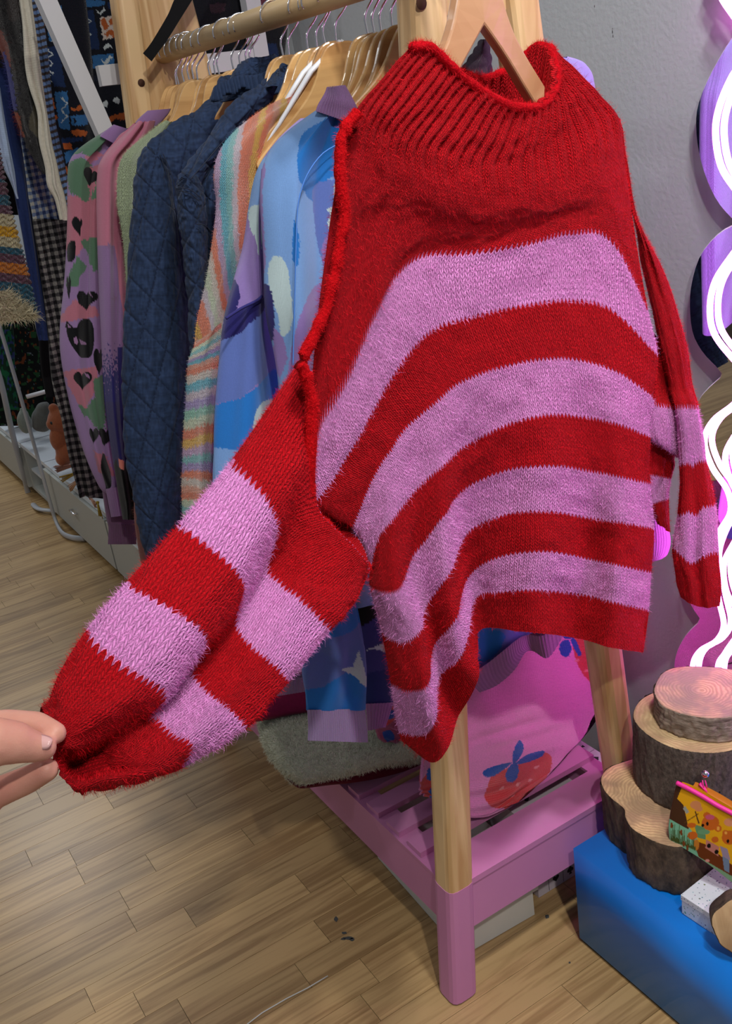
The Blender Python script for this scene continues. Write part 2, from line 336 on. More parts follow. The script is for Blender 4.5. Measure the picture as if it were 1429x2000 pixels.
# dark scuffs and a pale scratch line on the boards
V_, F_ = [], []
for px, py, a, b in ((656, 1795, 4, 5), (672, 1822, 5, 2.5), (680, 1832, 11, 3), (1068, 1790, 4, 4), (1112, 1880, 2, 2), (670, 1834, 5, 2), (687, 1835, 5, 3)):
    c0 = len(V_); n = 12
    for k in range(n):
        r = 1+.14*math.sin(k*2+px); q = P(px+a*r*math.cos(k*2*math.pi/n), py+b*r*math.sin(k*2*math.pi/n), z=.0006); V_.append(q)
    F_.append(tuple(range(c0, c0+n)))
mesh('scuff_mark', V_, F_, plain('scuff', (.05, .05, .05), .8), floor, smooth=False)
st_ = [P(a, b, z=.0012) for a, b in ((470, 2010), (512, 1978), (560, 1950), (600, 1930), (640, 1906))]
o = tube('string', st_, .0011, plain('white_thread', srgb(205, 205, 200), .7), seg=6); tag(o, 'thin white thread lying straight across the floorboards at the bottom edge', 'thread')

# ================================================================== CLOTHES RACK
M_pine = wood('pine', srgb(220, 186, 138), srgb(186, 144, 94), 'z', .5, .55, bump=.05)
M_pinex = wood('pine_rail', srgb(206, 178, 134), srgb(176, 146, 104), 'x', .5, .5, bump=.05)
M_pink = plain('pink_paint', srgb(192, 124, 168), .42, noise=.03, nscale=20)
FX, BX = 1.069, 2.085; RY, RZ = -.833, 1.56
rack = empty('clothes_rack', (FX, RY, 0), 'pine clothes rack with slanted legs and a pink slatted base shelf', 'clothes rack')
def leg(x, y0, y1, z1=1.72):
    def section(z, w=.0255):
        y = y0+(y1-y0)*z/z1; out = []
        for k in range(16):
            a = 2*math.pi*(k+.5)/16; c, s_ = math.cos(a), math.sin(a); out.append((x+w*np.sign(c)*abs(c)**.5, y+w*np.sign(s_)*abs(s_)**.5, z))
        return out
    def grow(zs, w):
        V, Fc = [], []
        for z in zs: V += section(z, w)
        for i in range(len(zs)-1):
            for k in range(16): Fc.append((i*16+k, i*16+(k+1) % 16, (i+1)*16+(k+1) % 16, (i+1)*16+k))
        Fc.append(tuple(range(16))[::-1]); Fc.append(tuple(len(V)-16+k for k in range(16))); return V, Fc
    l = mesh('leg', *grow([.232, .6, 1.1, z1], .0255), M_pine, rack, smooth=False)
    f = mesh('painted_foot', *grow([.004, .232], .0262), M_pink, l, smooth=False); f['label'] = 'pink painted foot of the leg'
    g = mesh('foot_pad', *grow([0, .004], .02), plain('black_rubber', (.02, .02, .02), .7), f, smooth=False); return l
for x in (FX, BX): leg(x, -.632, -.786); leg(x, -1.052, -.888)
box('end_board', FX-.018, FX+.018, -.88, -.78, 1.49, 1.72, M_pine, rack, .003)
box('end_board', BX-.018, BX+.018, -.90, -.78, 1.44, 1.72, M_pine, rack, .003)
tube('rail', [(FX+.01, RY, RZ), (1.6, RY, RZ), (BX-.01, RY, RZ)], .0195, M_pinex, rack, seg=24)
for x, zz in ((FX, 1.505), (BX, 1.40)):
    q = P(790, 14, x=FX) if x == FX else P(262, 165, x=BX)
    tube('dowel_hole', [(x-.0262, q[1]-.006, q[2]), (x-.026, q[1]-.006, q[2])], [.0075, .0075], plain('dark_hole', srgb(70, 40, 25), .9), rack, seg=16)
for yy in (-.648, -1.03): box('side_apron', FX+.02, BX-.02, yy-.009, yy+.009, .128, .222, M_pink, rack, .0015)
for x in (FX-.012, BX+.012): box('end_apron', x-.009, x+.009, -1.02, -.66, .14, .228, M_pink, rack, .0015)
for yy in (-.652, -1.022): box('ledge', FX+.02, BX-.02, yy-.022 if yy < -.9 else yy-.03, yy+.014, .2215, .2275, M_pink, rack, .001)
box('slat', FX-.023, FX+.052, -1.03, -.668, .2275, .2385, M_pink, rack, .0015)
sx = 1.149; me = None
while sx < BX-.05:
    if me is None: o = box('slat', sx, sx+.040, -1.04, -.643, .2275, .2385, M_pink, rack, .0015); me = o.data; x0 = sx; l0 = o.location.copy()
    else: o = bpy.data.objects.new('slat', me); C.objects.link(o); o.parent = rack; o.location = l0+Vector((sx-x0, 0, 0))
    sx += .0663

# ---- black strap hanging over the far end of the rack
M_blk = cloth('strap_weave', knit='w', bump=.3, dist=.0005, groove_shade=.2, mottle=.1)
s = Shell(LR([((420, -150), (455, -150)), ((385, -80), (420, -80)), ((358, -30), (393, -30)), ((340, 0), (374, 2)), ((328, 28), (354, 34)), ((306, 66), (328, 76)), ((292, 88), (309, 102)), ((279, 104), (296, 120))]), onx(1.985), .004, 14, 60, 0, sw=.001, sh=.001)
r_ = empty('fabric_strap', P(300, 80, x=1.985), 'black webbing strap dangling in front of the far pine post', 'strap')
s.build('strap_band', M_blk, r_, (.006, .006, .007))

# ================================================================== HANGERS
M_hw = wood('hanger_wood', srgb(208, 164, 106), srgb(166, 120, 70), 'y', .25, .35, coat=.6, rand=.3, bump=.02)
M_chr = plain('chrome', (.86, .84, .88), .14, metal=1)
def hanger_poly(s=1.0, n=1):
    top = [(0, 0), (.02, -.001), (.036, -.008), (.05, -.024), (.064, -.046), (.085, -.068), (.12, -.092), (.165, -.118), (.205, -.143), (.214, -.152)]
    bot = [(.21, -.162), (.196, -.166), (.15, -.148), (.10, -.118), (.05, -.084), (0, -.052)]
    t = cr(np.array(top), 22); b = cr(np.array(bot), 14)
    R_ = [tuple(p) for p in t]+[tuple(p) for p in b]; L_ = [(-y, z) for y, z in R_[1:-1]][::-1]
    return [(y*.73, z*1.0) for y, z in R_+L_]
def make_hanger(name, loc, label, hook=True, mat=None, sag=-.012, th=.013, rz=0, hookz=.085):
    r = empty(name, loc, label, 'hanger'); bm = bmesh.new(); pl = hanger_poly()
    def X(y, z): return sag*(abs(y)/.21)**1.6
    a = [bm.verts.new((loc[0]+X(y, z)-th/2, loc[1]+y, loc[2]+z)) for y, z in pl]; b = [bm.verts.new((v.co.x+th, v.co.y, v.co.z)) for v in a]; n = len(pl)
    bm.faces.new(a); bm.faces.new(b[::-1])
    for i in range(n): bm.faces.new((a[i], b[i], b[(i+1) % n], a[(i+1) % n]))
    bmesh.ops.recalc_face_normals(bm, faces=bm.faces); bevel(bm, .003, 2)
    bmesh.ops.triangulate(bm, faces=[f for f in bm.faces if len(f.verts) > 6])
    from_bm('shoulder_arms', bm, mat or M_hw, r)
    p = []                                               # chrome hook: stem, S-bend, loop over the rail
    for t in np.linspace(0, 1, 8): p.append((0, 0, -.006+.024*t))
    R = .0225; cz = hookz-.002-(R)+.0
    for t in np.linspace(0, 1, 6)[1:]: p.append((0, -.022*t*t*(3-2*t)*1.0, .018+(cz-.008-.018)*t))
    for a_ in np.linspace(-1.15*math.pi/1, 0.0, 1): pass
    for a_ in np.linspace(200, -20, 18): p.append((0, R*math.cos(math.radians(a_)), cz+R*math.sin(math.radians(a_))))
    tube('hook', [(loc[0]+q[0], loc[1]+q[1], loc[2]+q[2]) for q in p], .0017, M_chr, r, seg=8)
    return r
def copy_thing(src, loc, label, rz=0, group=None):
    r = src.copy(); C.objects.link(r); r.location = loc; r['label'] = label; r.rotation_euler = (0, 0, rz)
    if group: r['group'] = group
    for ch in list(src.children):
        c = ch.copy(); C.objects.link(c); c.parent = r
    return r
HG = 'wooden hangers along the rail'
hx = [2.035, 2.015, 1.995, 1.96, 1.935, 1.91, 1.865, 1.84, 1.815, 1.75, 1.725, 1.70, 1.68, 1.56, 1.545, 1.47, 1.445, 1.42, 1.385, 1.30, 1.285, 1.268, 1.24, 1.21, 1.175]
desc = ['far end beside the pine post', 'second from the far pine post', 'above the lilac jumper collar', 'above the dusty pink jumper', 'between pink and pale green knits', 'above the pale green open-knit jumper',
        'just behind the first quilted jacket', 'over the left quilted jacket shoulder', 'tilted over the denim collar', 'half hidden by the ruffled collar', 'rising above the near denim ruffle', 'leaning over the two denim collars',
        'right of the two denim collars', 'nearer neighbour of the one by the denim collars', 'thin, above the striped cardigan', 'tucked in behind the white plastic hanger', 'right behind the striped cardigan shoulder', 'beneath the white plastic hanger arms',
        'pale edge, right of the white plastic hanger', 'mid-brown, behind the lilac ribbed neck', 'long arm above the cloud jumper neck', 'broad arm left of the near pine leg', 'nearest broad arm running down to the ribbed lilac neck', 'lower edge just left of the red shoulder', 'closest on the rail, mostly behind the pine leg']
HZ = RZ+.0195+.0014-.083
h0 = None
for k, x in enumerate(hx):
    rz = random.uniform(-.36, -.24); y = RY+random.uniform(-.004, .004); z = HZ+random.uniform(-.002, .002)
    lb = 'varnished wooden hanger, '+desc[k]
    if h0 is None: h0 = make_hanger('wooden_hanger', (x, y, z), lb); h0['group'] = HG; h0.rotation_euler = (.03, 0, rz)
    else:
        c_h = copy_thing(h0, (x, y, z), lb, rz, HG); c_h.rotation_euler = (random.uniform(-.09, .09), 0, rz)
M_plas = plain('white_plastic', srgb(228, 228, 232), .25)
for x, lb in ((1.40, 'white plastic hanger with thin arms among the wooden ones above the striped cardigan'), (1.375, 'second white plastic hanger, narrow, nearer the pine leg')):
    r = empty('plastic_hanger', (x, RY, HZ), lb, 'hanger', 'white plastic hangers')
    for sg in (-1, 1): tube('shoulder_arm', [(x, RY, HZ), (x, RY+sg*.05, HZ-.035), (x, RY+sg*.11, HZ-.10), (x, RY+sg*.17, HZ-.155)], [.006, .007, .006, .005], M_plas, r, seg=10, flat=.6)
    tube('cross_bar', [(x, RY-.17, HZ-.155), (x, RY, HZ-.145), (x, RY+.17, HZ-.155)], .004, M_plas, r)
    h = h0.children[1].copy(); C.objects.link(h); h.parent = r; r.rotation_euler = (0, 0, -.30)

# ================================================================== RED AND PINK STRIPED JUMPER
RED = srgb(190, 3, 20); PINK = srgb(232, 150, 214)
M_red = cloth('chunky_stripe', stripe=(RED, PINK), knit='v', bump=.9, dist=.0035, rough=.9, sheen=.35, groove_shade=.48, mottle=.22, mscale=240, jag=.10)
M_rib = cloth('red_rib', knit='v', bump=.8, dist=.003, rough=.9, sheen=.35, groove_shade=.48, mottle=.16, mscale=300)
jump = empty('striped_jumper', (.9, -.7, 1.3), 'oversized fuzzy red jumper with wide pink stripes, its sleeve pulled out by a hand', 'jumper')
BR = [
 [(690,225),(725,236),(760,258),(800,282),(850,305),(910,325),(975,335),(1040,330),(1100,295),(1160,245),(1207,228)],
 [(662,330),(700,345),(745,362),(795,380),(855,398),(920,410),(985,412),(1045,405),(1110,385),(1170,345),(1219,310)],
 [(618,640),(660,530),(705,465),(760,440),(830,440),(905,448),(980,448),(1050,432),(1120,412),(1185,415),(1243,480)],
 [(599,940),(630,830),(680,745),(724,637),(762,560),(825,503),(925,496),(1035,477),(1115,458),(1190,471),(1264,600)],
 [(607,987),(650,938),(695,862),(738,785),(785,705),(845,646),(930,618),(1020,598),(1110,588),(1195,605),(1284,694)],
 [(689,1035),(712,975),(742,912),(785,850),(840,795),(895,750),(965,722),(1050,703),(1130,704),(1210,730),(1278,778)],
 [(722,1108),(740,1050),(775,1008),(820,952),(870,908),(920,865),(985,830),(1065,811),(1145,816),(1210,830),(1266,853)],
 [(722,1147),(753,1157),(785,1147),(812,1085),(865,1010),(908,955),(985,918),(1075,910),(1150,920),(1215,933),(1270,945)],
 [(746,1242),(786,1256),(821,1232),(832,1185),(875,1122),(908,1045),(980,1008),(1070,1000),(1150,1012),(1220,1022),(1277,1032)],
 [(764,1338),(800,1350),(833,1338),(848,1262),(889,1209),(917,1125),(975,1088),(1070,1078),(1150,1092),(1210,1105),(1271,1118)],
 [(783,1430),(823,1439),(851,1406),(858,1325),(905,1275),(927,1172),(975,1158),(1060,1155),(1140,1163),(1205,1178),(1267,1192)],
 [(797,1455),(842,1488),(872,1465),(895,1400),(936,1325),(937,1236),(985,1230),(1060,1237),(1130,1248),(1195,1265),(1256,1275)]]
XC = [.865, .868, .872, .878, .885, .892, .897, .902, .91, .92, .935]
rimF = [(806,86),(838,86),(872,116),(905,146),(940,172),(978,194),(1020,205),(1058,200),(1082,172),(1088,136),(1078,98)]
rimB = [(1072,88),(1050,84),(1030,100),(1005,124),(978,138),(942,149),(900,136),(862,112),(826,88)]
RX = [.884,.884,.884,.884,.886,.89,.896,.905,.914,.926,.94]
def body_dep(i, j, px, py):
    if i == 0: return P(px, py, x=RX[j])
    x = XC[j]; k = max(0, min(1, (i-7)/4))
    x += k*[0, -.035, -.052, .0, -.032, .038, .016, -.018, .028, -.018, .012][j]
    if i == 1: x = x*.5+RX[j]*.5-.005
    elif i < 4: x -= .010*math.sin(math.pi*j/10)
    return P(px, py, x=x)
def body_disp(uu, vv, U, V, px, py):
    top = np.clip((.225-vv)/.09, 0, 1)*np.clip(vv*60+.35, 0, 1); rib = np.abs(np.sin(uu*math.pi*27+1.3*noise2(uu*9, vv*6, 2)))**.85
    return .0030*2*noise2(uu*9, vv*16, 3)+.0030*noise2(uu*27, vv*45, 4)+.0062*top*(rib-.55)
def lump(A, f=9, seed=3): return lambda uu, vv, U, V, px, py: A*2*noise2(uu*f, vv*f*1.8, seed)+A*.8*noise2(uu*f*3, vv*f*5, seed+1)
BR = [rimF, [((a[0]+b_[0])/2+(-4 if k < 2 else 3 if k > 8 else 0), (a[1]+b_[1])/2) for k, (a, b_) in enumerate(zip(rimF, BR[0]))]]+BR
sb = Shell(BR, body_dep, .075, 270, 480, .016, disp=body_disp, sw=.0058, sh=.0050, tv=([0, .13, .26, 1], [.05, .08, 1, 1]), st=[.15, .2, .25, .35, .6, 1, 2, 3, 4, 5, 6, 7, 8, 8.97])
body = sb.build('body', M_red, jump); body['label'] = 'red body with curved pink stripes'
sb.fuzz(130000, .0066, body, stripes=(RED, PINK))
# far side of the funnel neck: the ribbed inside seen through the opening
rb = [P(a_, b_, x=[.900,.909,.918,.94,.952,.968,.982,.99,.99,.985,.97,.94,.90,.884][i]) for i, (a_, b_) in enumerate([(1056,198),(1080,172),(1086,136),(1078,98)]+rimB+[(806,86)])]
lowr = [p*.85+np.mean(rb, 0)*.15+np.array([.01, 0, -.16]) for p in rb]; midr = [a_*.62+b_*.38+np.array([.01, 0, 0]) for a_, b_ in zip(rb, lowr)]; topr = [p+np.array([0, 0, -.002]) for p in rb]
Gc = cr(cr(np.array([topr, midr, lowr]), 60).swapaxes(0, 1), 240).swapaxes(0, 1)
sc = Shell.__new__(Shell); uu, v2 = np.meshgrid(np.linspace(0, 1, 240), np.linspace(0, 1, 60)); nn = normals(Gc)
Gc = Gc+nn*(.004*np.abs(np.sin(uu*math.pi*24)))[..., None]; Gc[..., 2] += .004*noise2(uu*22, v2*0, 4)*(1-v2)
sc.G = Gc; sc.front = Gc; sc.st = None; sc.U, sc.V = uu*70, v2*24; sc.PX, sc.PY = pix(Gc); sc.px, sc.py = sc.PX, sc.PY
collar = sc.build('neck_back', M_rib, jump, RED, solid=.005); collar['label'] = 'ribbed inside of the funnel neck'
sc.G = Gc+np.array([-.003, 0, .002]); sc.fuzz(12000, .0055, collar, col=RED)
rp_ = cr(np.array([P(a_, b_, x=RX[k]) for k, (a_, b_) in enumerate(rimF)]+rb[4:-1]), 160, closed=True); rp_[:, 2] -= .003
o = tube('neck_rim', np.vstack([rp_, rp_[:1]]), list(.0048*(1+.3*noise2(np.arange(161)*.6, np.zeros(161), 5))), M_seam_ if False else plain('rim_wool', srgb(172, 3, 18), .95, noise=.3, nscale=330, bump=1.0, spec=.1), jump, seg=10)
V_, _ = tube_geo(np.vstack([rp_, rp_[:1]]), .0048, 10); G_ = np.array(V_).reshape(161, 10, 3); f = Shell.__new__(Shell); f.G = np.concatenate([G_, G_[:, :1]], 1); f.front = f.G; f.st = None; f.fuzz(9000, .006, jump, col=RED, name='rim_fuzz')
# outstretched sleeve
SR = [
 [(600,686),(604,760),(612,860),(616,985),(650,1028),(675,1052),(698,1078),(714,1098),(722,1112)],
 [(522,803),(545,850),(578,920),(583,1000),(588,1050),(600,1090),(628,1130),(662,1160),(695,1175)],
 [(450,907),(490,942),(530,993),(545,1045),(523,1110),(548,1143),(579,1168),(612,1198),(648,1230)],
 [(349,1032),(405,1065),(458,1112),(477,1155),(458,1213),(476,1252),(508,1278),(537,1303),(567,1330)],
 [(250,1143),(310,1177),(370,1216),(400,1255),(373,1311),(396,1347),(425,1368),(450,1385),(478,1420)],
 [(172,1238),(225,1289),(290,1325),(320,1356),(293,1397),(310,1414),(340,1430),(370,1455),(366,1497)],
 [(118,1329),(160,1368),(210,1395),(232,1420),(222,1448),(242,1468),(272,1488),(296,1504),(300,1520)],
 [(100,1392),(112,1420),(124,1445),(135,1470),(138,1492),(152,1505),(178,1512),(200,1520),(222,1534)],
 [(92,1412),(95,1430),(98,1450),(100,1468),(104,1486),(113,1506),(126,1524),(142,1540),(160,1551)]]
dB = depth(P(605, 850, x=.865))
SD = [dB+.01, dB-.03, dB-.07, dB-.13, dB-.19, dB-.245, dB-.285, dB-.305, dB-.31]
SCV = [0, -.004, .0, .028, .038, .026, .006, 0, .004]
def sl_dep(i, j, px, py):
    k = [.1, .6, 1, 1, 1, .9, 1.0, .4, .1][i]; d = SD[i]+SCV[j]*k
    if i == 7 and j in (4, 5, 6): d += .05
    if i == 8 and j in (4, 5, 6): d -= .008
    return P(px, py, d=d)
ss = Shell(SR, sl_dep, .085, 190, 330, .028, disp=lump(.003, 8, 21), sw=.0062, sh=.0056, st=[.02, .5, 1, 2, 3, 4, 4.4, 4.7, 4.95])
sleeve = ss.build('sleeve', M_red, jump); sleeve['label'] = 'outstretched left sleeve pinched at its cuff'
ss.fuzz(60000, .0058, sleeve, stripes=(RED, PINK))
# hanging sleeve on the right
HR = LR([((1206, 232), (1216, 262)), ((1215, 300), (1226, 350)), ((1232, 400), (1243, 430)), ((1248, 480), (1282, 505)), ((1270, 590), (1318, 598)), ((1290, 690), (1341, 675)), ((1308, 760), (1352, 752)), ((1320, 797), (1364, 798)), ((1328, 908), (1379, 900)), ((1322, 1008), (1397, 985)), ((1312, 1075), (1402, 1078)), ((1322, 1130), (1404, 1140)), ((1331, 1166), (1403, 1186))], 7)
HR[8][3] = (1350, 912); HR[9][3] = (1358, 1006); HR[10] = [(1312,1072),(1328,1085),(1345,1098),(1358,1098),(1372,1086),(1388,1080),(1402,1078)]; HR[12] = [(1331,1166),(1343,1176),(1356,1182),(1370,1186),(1382,1187),(1393,1186),(1403,1184)]
def hs_dep(i, j, px, py): return P(px, py, x=.955+.004*i*0+(-.02 if i > 6 else 0)+[0, -.008, -.012, .0, -.008, -.006, 0][j]*(1 if i > 8 else .3))
sh_ = Shell(HR, hs_dep, .06, 80, 260, .02, disp=lump(.0028, 6, 31), sw=.0055, sh=.0048, st=[.1, .1, .1, .1, .1, .12, .64, 1, 2, 3, 4, 4.5, 4.9])
slr = sh_.build('sleeve', M_red, jump); slr['label'] = 'right sleeve hanging straight down'; sh_.fuzz(18000, .0055, slr, stripes=(RED, PINK))
GR = LR([((1262, 640), (1300, 690)), ((1262, 740), (1312, 775)), ((1264, 790), (1322, 800)), ((1266, 850), (1326, 888)), ((1264, 870), (1318, 890)), ((1262, 925), (1310, 935)), ((1268, 985), (1306, 975)), ((1282, 1020), (1308, 1040))], 6)
sg = Shell(GR, lambda i, j, px, py: P(px, py, x=.968+(-.018 if i in (2, 3) else 0)), .04, 50, 130, .02, disp=lump(.003, 5, 41), sw=.0055, sh=.0048, st=[.2, .8, 1, 1.9, 2.05, 3, 4, 4.8])
gus = sg.build('underarm_fold', M_red, jump); sg.fuzz(5000, .005, gus, stripes=(RED, PINK))
# rolled seams
M_seam = plain('red_seam_wool', srgb(176, 5, 14), .95, noise=.35, nscale=330, bump=1.0, spec=.1)
def seam(name, pts, x, r=.0058, n=60):
    p = cr(np.array([P(a, b, x=x) for a, b in pts]), n); rr_ = r*(1+.35*noise2(np.arange(n)*.7, np.zeros(n), 12))
    p = p+np.stack([np.zeros(n), .002*noise2(np.arange(n)*.5, np.zeros(n), 13), .003*noise2(np.arange(n)*.4, np.ones(n), 14)], 1)
    tube(name, p, list(rr_), M_seam, jump, seg=12)
    f = Shell.__new__(Shell); V, _ = tube_geo(p, list(rr_), 12); G = np.array(V).reshape(n, 12, 3); f.G = np.concatenate([G, G[:, :1]], 1); f.front = f.G[:, 5:8]; f.st = None; f.col = None
    f.fuzz(3600, .0040, jump, col=srgb(205, 8, 18), name='seam_fuzz')
seam('shoulder_seam', [(700,222),(676,246),(664,290),(664,350),(671,410),(664,470),(654,530),(636,600),(606,670),(590,700)], .862)
seam('armhole_seam', [(586,712),(598,735),(608,790),(606,870),(600,960),(612,1003),(650,1040),(690,1082),(718,1112)], .862, .0065)
# its hanger on a peg of the rack
pc = P(938, 62, x=.93)
fh = make_hanger('wooden_hanger', (.93, pc[1], pc[2]+.060), 'wooden hanger inside the neck of the red striped jumper, the only one facing the camera', mat=wood('hanger_wood_front', srgb(214, 168, 128), srgb(190, 140, 102), 'y', .3, .35, coat=.4, bump=.02), th=.016, sag=.045)
fh.scale = (1, .80, 1.05)
tube('peg', [(FX-.01, pc[1]-.001, pc[2]+.060+.060), (.92, pc[1]-.001, pc[2]+.060+.060)], .012, M_pine, rack, seg=14)
box('peg_board', FX-.03, FX+.02, -.90, -.62, pc[2]+.10, pc[2]+.17, M_pine, rack, .003)

# ================================================================== THE HAND
def capsule(bm, p0, p1, r0, r1, n=10):
    V, Fc = [], []; p0, p1 = np.array(p0, float), np.array(p1, float); ax = p1-p0; L = np.linalg.norm(ax); ax /= L
    path, rad = [], []
    for t in np.linspace(0, 1, 5)[:-1]: a = t*math.pi/2; path.append(p0-ax*r0*math.cos(a)); rad.append(max(r0*math.sin(a), 1e-4))
    for t in np.linspace(0, 1, 4): path.append(p0+ax*L*t); rad.append(r0+(r1-r0)*t)
    for t in np.linspace(0, 1, 5)[1:]: a = t*math.pi/2; path.append(p1+ax*r1*math.sin(a)); rad.append(max(r1*math.cos(a), 1e-4))
    V, Fc = tube_geo(path, rad, 16); vs_ = [bm.verts.new(v) for v in V]
    for f in Fc: bm.faces.new([vs_[i] for i in f])
def skin_mat():
    m, nt, b = newmat('skin'); tc = N(nt, 'ShaderNodeTexCoord'); n1 = N(nt, 'ShaderNodeTexNoise'); n1.inputs['Scale'].default_value = 45; n1.inputs['Detail'].default_value = 3; nt.links.new(tc.outputs['Object'], n1.inputs['Vector'])
    c = mixc(nt, n1.outputs[0], srgb(222, 164, 142), srgb(202, 136, 120)); nt.links.new(c, b.inputs['Base Color']); b.inputs['Roughness'].default_value = .5; b.inputs['Subsurface Weight'].default_value = .15; b.inputs['Subsurface Radius'].default_value = (.01, .004, .002); b.inputs['Subsurface Scale'].default_value = .3
    n2 = N(nt, 'ShaderNodeTexVoronoi'); n2.inputs['Scale'].default_value = 900; nt.links.new(tc.outputs['Object'], n2.inputs['Vector']); bp = N(nt, 'ShaderNodeBump'); bp.inputs['Strength'].default_value = .12; bp.inputs['Distance'].default_value = .0006; nt.links.new(n2.outputs[0], bp.inputs['Height']); nt.links.new(bp.outputs[0], b.inputs['Normal']); return m
M_skin = skin_mat()
hd = dB-.325
hand = empty('person', P(-60, 1500, d=hd), 'bare hand at the left edge pinching the cuff of the red sleeve', 'person')
bm = bmesh.new(); H_ = lambda px, py, dd: P(px, py, d=hd+dd)
def chain(pts):
    for (a, b) in zip(pts[:-1], pts[1:]): capsule(bm, H_(*a[:3]), H_(*b[:3]), a[3], b[3])
chain([(-250, 1500, .015, .017), (-75, 1430, .03, .0125), (12, 1414, .030, .0108), (72, 1416, .024, .0098), (108, 1432, .014, .0082)])     # index finger
chain([(-265, 1620, -.012, .021), (-110, 1500, -.028, .0185), (-12, 1448, -.020, .0165), (28, 1450, -.012, .0148), (66, 1459, -.004, .0110), (86, 1461, .000, .0088)])      # thumb
chain([(-255, 1590, .018, .017), (-100, 1568, .034, .0125), (-5, 1548, .03, .0112), (52, 1524, .022, .0102), (92, 1503, .012, .0086)])      # middle finger
chain([(-265, 1660, .02, .016), (-120, 1640, .04, .012), (-45, 1612, .036, .0105), (-25, 1575, .028, .0095)])                                 # ring finger
chain([(-280, 1720, .02, .015), (-170, 1715, .04, .0105), (-105, 1680, .036, .0092), (-90, 1640, .028, .0085)])                              # little finger
chain([(-300, 1560, .005, .026), (-230, 1530, .0, .024)]); chain([(-310, 1640, .008, .028), (-240, 1600, .008, .024)]); chain([(-320, 1700, .01, .024), (-255, 1680, .018, .018)])
chain([(-560, 1740, .0, .029), (-330, 1630, .005, .028)]); chain([(-1000, 1930, -.02, .038), (-560, 1740, .0, .029)])
ho = from_bm('hand', bm, M_skin, hand, True)
md = ho.modifiers.new('join', 'REMESH'); md.mode = 'VOXEL'; md.voxel_size = .0021; md.use_smooth_shade = True
md = ho.modifiers.new('soften', 'SMOOTH'); md.iterations = 6; md.factor = .6
# thumb nail and finger nail
def nail(name, px, py, dd, a, b, ang, tilt):
    c = H_(px, py, dd); u = MR[0]*math.cos(ang)-MR[1]*math.sin(ang); nrm = -MR[2]*math.cos(tilt)+(MR[1]*math.cos(ang)+MR[0]*math.sin(ang))*math.sin(tilt); v = np.cross(nrm, u); V, Fc, n = [c+nrm*.0016], [], 24
    for ring in (.35, .7, 1.0):
        for k in range(n):
            t = 2*math.pi*k/n; q = (abs(math.cos(t))**.75*np.sign(math.cos(t)), abs(math.sin(t))**.75*np.sign(math.sin(t))); V.append(c+u*a*ring*q[0]+v*b*ring*q[1]+nrm*.0016*(1-1.5*(ring*q[1])**2))
    for k in range(n):
        Fc.append((0, 1+k, 1+(k+1) % n))
        for r_ in (0, 1): Fc.append((1+r_*n+k, 1+(r_+1)*n+k, 1+(r_+1)*n+(k+1) % n, 1+r_*n+(k+1) % n))
    o = mesh(name, V, Fc, plain('nail', srgb(220, 172, 168), .22, coat=.5), hand); md_ = o.modifiers.new('t', 'SOLIDIFY'); md_.thickness = .0006
nail('thumb_nail', 82, 1448, -.0082, .0068, .0052, .25, .65)
# ================================================================== GARMENTS ON THE RACK
def heart(cx, cy, sx, sy, rot=0):
    o = []
    for k in range(30):
        t = 2*math.pi*k/30; x = math.sin(t)**3; y = -(13*math.cos(t)-5*math.cos(2*t)-2*math.cos(3*t)-math.cos(4*t))/16
        o.append((cx+sx*(x*math.cos(rot)-y*math.sin(rot)), cy+sy*(x*math.sin(rot)+y*math.cos(rot))))
    return o
def garment(name, ref, label, cat, group=None): return empty(name, ref, label, cat, group)
M_knit = cloth('fine_knit', knit='v', bump=.5, dist=.0012, groove_shade=.22, mottle=.10, mscale=500, sheen=.2)
M_chunk = cloth('medium_knit', knit='v', bump=.9, dist=.003, groove_shade=.4, mottle=.15, mscale=350, sheen=.3)
M_ribk = cloth('rib_knit', knit='r', bump=.8, dist=.002, groove_shade=.45, mottle=.1)
M_woven = cloth('woven', knit='w', bump=.3, dist=.0006, groove_shade=.18, mottle=.2, mscale=160, sheen=.1)
M_terry = cloth('terry', knit='w', bump=.6, dist=.002, groove_shade=.1, mottle=.25, mscale=700, sheen=.3)
LIL = srgb(158, 122, 172); BLK = srgb(8, 8, 12); NAV = srgb(38, 34, 104)

# --- cloud jumpers
CB, CL, CS, CW, CP = srgb(40, 122, 206), srgb(124, 166, 224), srgb(98, 120, 192), srgb(196, 218, 220), srgb(150, 124, 190)
def cloud_front(): return painter(CL, [
    (blob([(655,225),(700,262),(700,330),(640,350),(612,395),(588,360),(580,300),(592,258)]), CB),
    (blob([(610,368),(640,352),(700,360),(720,420),(690,500),(655,560),(625,500),(612,430)]), CS),
    (blob([(652,410),(668,372),(672,440),(640,440)], 24), CW), ([(655,350),(664,405),(690,425),(658,432),(640,450),(650,422),(636,408),(654,404)], CW),
    (blob([(632,470),(700,440),(700,640),(640,620),(638,560)]), CP), (blob([(590,600),(640,545),(700,520),(720,800),(560,820)]), CP),
    (blob([(575,430),(584,470),(580,520),(570,500)]), CB),
    (blob([(508,290),(522,330),(516,380),(520,520),(505,520),(500,380)]), CP),
    (blob([(535,500),(556,512),(566,560),(572,620),(562,650),(548,655),(540,610),(528,575),(524,530)]), CW),
    (blob([(516,560),(530,570),(536,640),(530,680),(522,640)]), NAV), ([(535,640),(552,660),(560,700),(545,740),(535,720)], CP)])
cj = garment('cloud_jumper', (1.2, RY, 1.4), 'sky blue and lilac cloud jumper right behind the red one, ribbed lilac neck', 'jumper')
